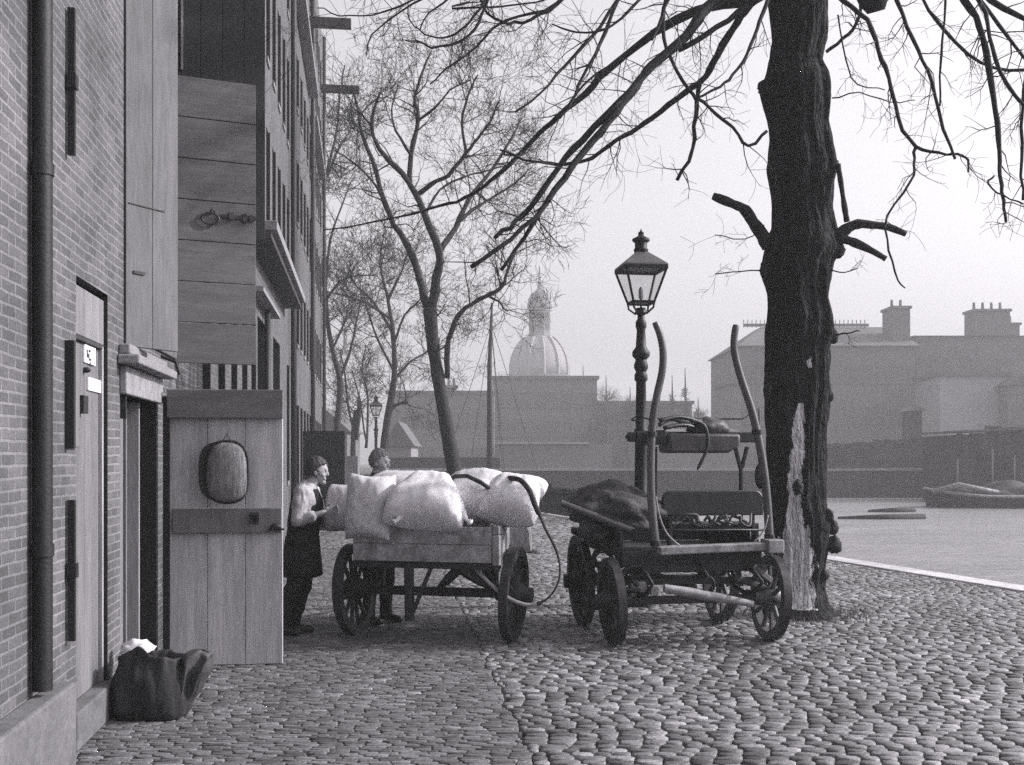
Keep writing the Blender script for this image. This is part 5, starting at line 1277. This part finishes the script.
def make_man(label, loc, yaw, J, look, hairmat, skirt, sleeve):
    root = empty('person', loc, yaw, label, 'person')
    b = MB()
    hc = Vector(J['head']); Mh = Matrix.Rotation(look[0], 3, 'Z') @ Matrix.Rotation(look[1], 3, 'Y')
    def hd(u, v):
        if u.z < -.1: v.x *= 1 + .1 * u.z; v.y *= 1 + .28 * u.z
        if u.x < 0 and u.z < -.2: v.x *= 1 + .35 * u.z
        return v
    b.ell(hc, (.098, .076, .122), Mh, 24, 18, fn=hd)
    def hp(x, y, z): return hc + Mh @ Vector((x, y, z))
    caps(b, hp(.086, 0, .022), hp(.103, 0, -.02), .011, .015); caps(b, hp(.082, -.02, -.062), hp(.082, .02, -.062), .011, .011); b.ell(hp(.07, 0, -.098), (.03, .032, .024), Mh, 12, 8)
    caps(b, hp(.084, -.035, .028), hp(.084, .035, .028), .013, .013)
    for s in (-1, 1): b.ell(hp(-.005, s * .078, -.005), (.018, .01, .033), Mh, 10, 8); b.ell(hp(.066, s * .045, -.03), (.024, .02, .02), Mh, 10, 8)
    nb = Vector(J['neck']); caps(b, hp(-.015, 0, -.07), nb, .056, .064)
    ch_, pv = Vector(J['chest']), Vector(J['pelvis'])
    b.ell(ch_, (.115, .17, .2), None, 18, 14); b.ell(pv, (.11, .155, .14), None, 18, 12); caps(b, ch_, pv, .125, .125); 
    for s in ('n', 'f'):
        sh, el, wr, hn = [Vector(p) for p in J['arm_' + s]]
        caps(b, nb + Vector((0, 0, -.05)), sh, .06, .062); chain(b, [sh, el, wr], [.055, .043, .029])
        d = (hn - wr).normalized(); up = Vector(J.get('palm_' + s, (0, 0, 1))); up = (up - d * d.dot(up)).normalized(); sd_ = d.cross(up)
        # palm: across = up direction; fingers curl along sd_
        pc = wr + d * .05
        for q_ in (-.03, -.01, .01, .03): caps(b, wr + d * .01 + up * q_ * .6, pc + d * .04 + up * q_, .014, .013)
        for i, (q_, L) in enumerate(((.033, .068), (.011, .078), (-.011, .073), (-.032, .056))):
            k0 = pc + d * .045 + up * q_; k1 = k0 + (d * .9 + sd_ * .35).normalized() * L * .45; k2 = k1 + (d * .5 + sd_ * .85).normalized() * L * .32; k3 = k2 + (d * .05 + sd_).normalized() * L * .26
            chain(b, [k0, k1, k2, k3], [.0098, .0092, .0085, .0075])
        t0 = wr + d * .025 + up * .028; t1 = t0 + (d * .6 + up * .75 + sd_ * .3).normalized() * .042; t2 = t1 + (d * .8 + sd_ * .55 + up * .1).normalized() * .034
        chain(b, [t0, t1, t2], [.013, .011, .0085])
        hp_, kn, an, toe = [Vector(p) for p in J['leg_' + s]]
        chain(b, [hp_, kn, an], [.085, .056, .038]); caps(b, an + Vector((-.03, 0, -.035)), toe, .034, .03)
    solid(b, 'body', M['skin'], root, .0062, 4)
    t = MB()
    for s in ('n', 'f'):
        hp_, kn, an, toe = [Vector(p) for p in J['leg_' + s]]
        mid = kn.lerp(an, .5) + Vector((-.012, 0, 0)); chain(t, [hp_, hp_.lerp(kn, .5), kn, mid, an + Vector((0, 0, .015))], [.105, .095, .079, .073, .067])
    t.ell(pv, (.135, .175, .15), None, 18, 12)
    solid(t, 'trousers', M['cloth_dark'], root, .010, 5, fold=.016)
    for s in ('n', 'f'):
        hp_, kn, an, toe = [Vector(p) for p in J['leg_' + s]]; k = MB()
        caps(k, an + Vector((-.035, 0, -.03)), toe, .046, .042); caps(k, an + Vector((0, 0, .04)), an + Vector((-.01, 0, -.02)), .05, .05)
        k.v = [(x, y, max(z, .004)) for (x, y, z) in k.v]; solid(k, 'boot', M['leather'], root, .009, 3)
    sh_ = MB(); sh_.ell(ch_, (.135, .195, .225), None, 18, 14); caps(sh_, ch_, pv, .142, .138); caps(sh_, nb + Vector((0, 0, .005)), ch_, .073, .12)
    for s in ('n', 'f'):
        sh, el, wr, hn = [Vector(p) for p in J['arm_' + s]]; caps(sh_, nb + Vector((0, 0, -.06)), sh, .07, .08)
        e2 = el.lerp(wr, .55 if sleeve == 'rolled' else .93)
        chain(sh_, [sh, sh.lerp(el, .5), el, e2], [.078, .072, .066, .055])
    solid(sh_, 'shirt', M['cloth_white'] if sleeve == 'rolled' else M['cloth_mid'], root, .009, 4, fold=.016)
    if skirt:
        v_ = MB(); v_.ell(ch_ + Vector((-.005, 0, -.01)), (.150, .185, .225), None, 18, 14); caps(v_, ch_, pv, .158, .155); caps(v_, nb + Vector((-.02, 0, -.045)), ch_, .07, .13)
        solid(v_, 'waistcoat', M['cloth_dark'], root, .010, 4, fold=.008)
        ap = MB(); prof = []
        n = 28; rows = 9; vs = []; fs = []
        for j in range(rows + 1):
            f = j / rows; c = pv.lerp(Vector(J['hem']), f); ra = .158 + .045 * f; rb = .172 + .05 * f
            for k in range(n):
                a = 2 * math.pi * k / n; w_ = 1 + .05 * f * math.sin(a * 5 + 1) + .03 * f * math.sin(a * 9)
                vs.append(c + Vector((ra * math.cos(a) * w_, rb * math.sin(a) * w_, .012 * math.sin(a * 3) * f)))
        for j in range(rows):
            for k in range(n): fs.append((j * n + k, j * n + (k + 1) % n, (j + 1) * n + (k + 1) % n, (j + 1) * n + k))
        ap.add(vs, fs); ao = ap.build('apron', M['cloth_dark'], root, smooth=True); md = ao.modifiers.new('thick', 'SOLIDIFY'); md.thickness = .008
    h = MB()
    def hr(u, v):
        return v * (1 + .10 * mnoise.noise(u * 4 + Vector((2, 2, 2))) + .10 * abs(mnoise.noise(u * 8)) + .06 * mnoise.noise(u * 17))
    hv = MB(); hv.ell(hc + Mh @ Vector((-.014, 0, .026)), (.104, .087, .114), Mh, 40, 26, fn=hr)
    # cut the cap of hair back from the face and neck
    keep = []; cV = [Vector(v) for v in hv.v]; inv = Mh.inverted()
    for f in hv.f:
        c = inv @ (sum((cV[i] for i in f), Vector()) / len(f) - hc)
        j_ = .045 * mnoise.noise(c * 38)
        if c.z > .070 + j_ or (c.x < .022 + j_ and c.z > -.045 + j_): keep.append(f)
    hv.f = keep; ho = hv.build('hair', hairmat, root, smooth=True); md = ho.modifiers.new('thick', 'SOLIDIFY'); md.thickness = .014; md.offset = -1
    for s in (-1, 1):
        e = MB(); e.ell(hp(.083, s * .031, .008), (.010, .011, .007), Mh, 10, 8); e.build('eye', M['ink'], root, smooth=True)
    return root
m1 = (-2.02, 10.42)
make_man('man in white shirt sleeves and dark apron reaching for a sack beside the door', (m1[0], m1[1], 0), R(0), dict(
    head=(.175, 0, 1.545), neck=(.105, 0, 1.395), chest=(.075, 0, 1.24), pelvis=(.035, 0, .93), hem=(.01, 0, .56),
    arm_n=[(.065, -.20, 1.345), (.035, -.25, 1.09), (.27, -.22, 1.16), (.36, -.20, 1.18)], arm_f=[(.10, .19, 1.34), (.18, .22, 1.06), (.38, .12, 1.02), (.47, .08, 1.04)],
    palm_n=(0, .1, 1), palm_f=(0, .3, 1),
    leg_n=[(.02, -.09, .90), (-.02, -.10, .49), (-.16, -.10, .085), (.0, -.11, .035)], leg_f=[(.03, .09, .90), (.04, .09, .49), (-.07, .10, .085), (.09, .11, .035)]),
    (0, R(8)), M['hair'], True, 'rolled')
make_man('fair haired man half hidden behind the white sacks on the cart', (-1.36, 11.15, 0), R(-38), dict(
    head=(.03, 0, 1.625), neck=(0, 0, 1.48), chest=(0, 0, 1.31), pelvis=(-.02, 0, .97), hem=(0, 0, .6),
    arm_n=[(0, -.2, 1.42), (.08, -.25, 1.15), (.30, -.16, 1.08), (.39, -.14, 1.08)], arm_f=[(0, .2, 1.42), (.08, .26, 1.15), (.30, .18, 1.08), (.39, .16, 1.08)],
    leg_n=[(0, -.1, .94), (.05, -.11, .51), (-.02, -.12, .085), (.14, -.13, .035)], leg_f=[(0, .1, .94), (.03, .11, .51), (0, .12, .085), (.16, .14, .035)]),
    (R(18), R(6)), M['hair_fair'], False, 'long')

# ------------------------------------------------------------------ haze
m = MB(); m.b2((-255, -39.5, -2.2), (255, 600, 41)); hz = m.build('haze', M['ink'], None)
hm = bpy.data.materials.new('haze_air'); hm.use_nodes = True; nt = hm.node_tree; nt.nodes.clear()
out = N(nt, 'ShaderNodeOutputMaterial'); vol = N(nt, 'ShaderNodeVolumePrincipled')
vol.inputs['Color'].default_value = (.93, .92, .94, 1); vol.inputs['Density'].default_value = .0022; vol.inputs['Anisotropy'].default_value = .1
nt.links.new(vol.outputs[0], out.inputs['Volume'])
hz.data.materials.clear(); hz.data.materials.append(hm)
tag(hz, kind='stuff')
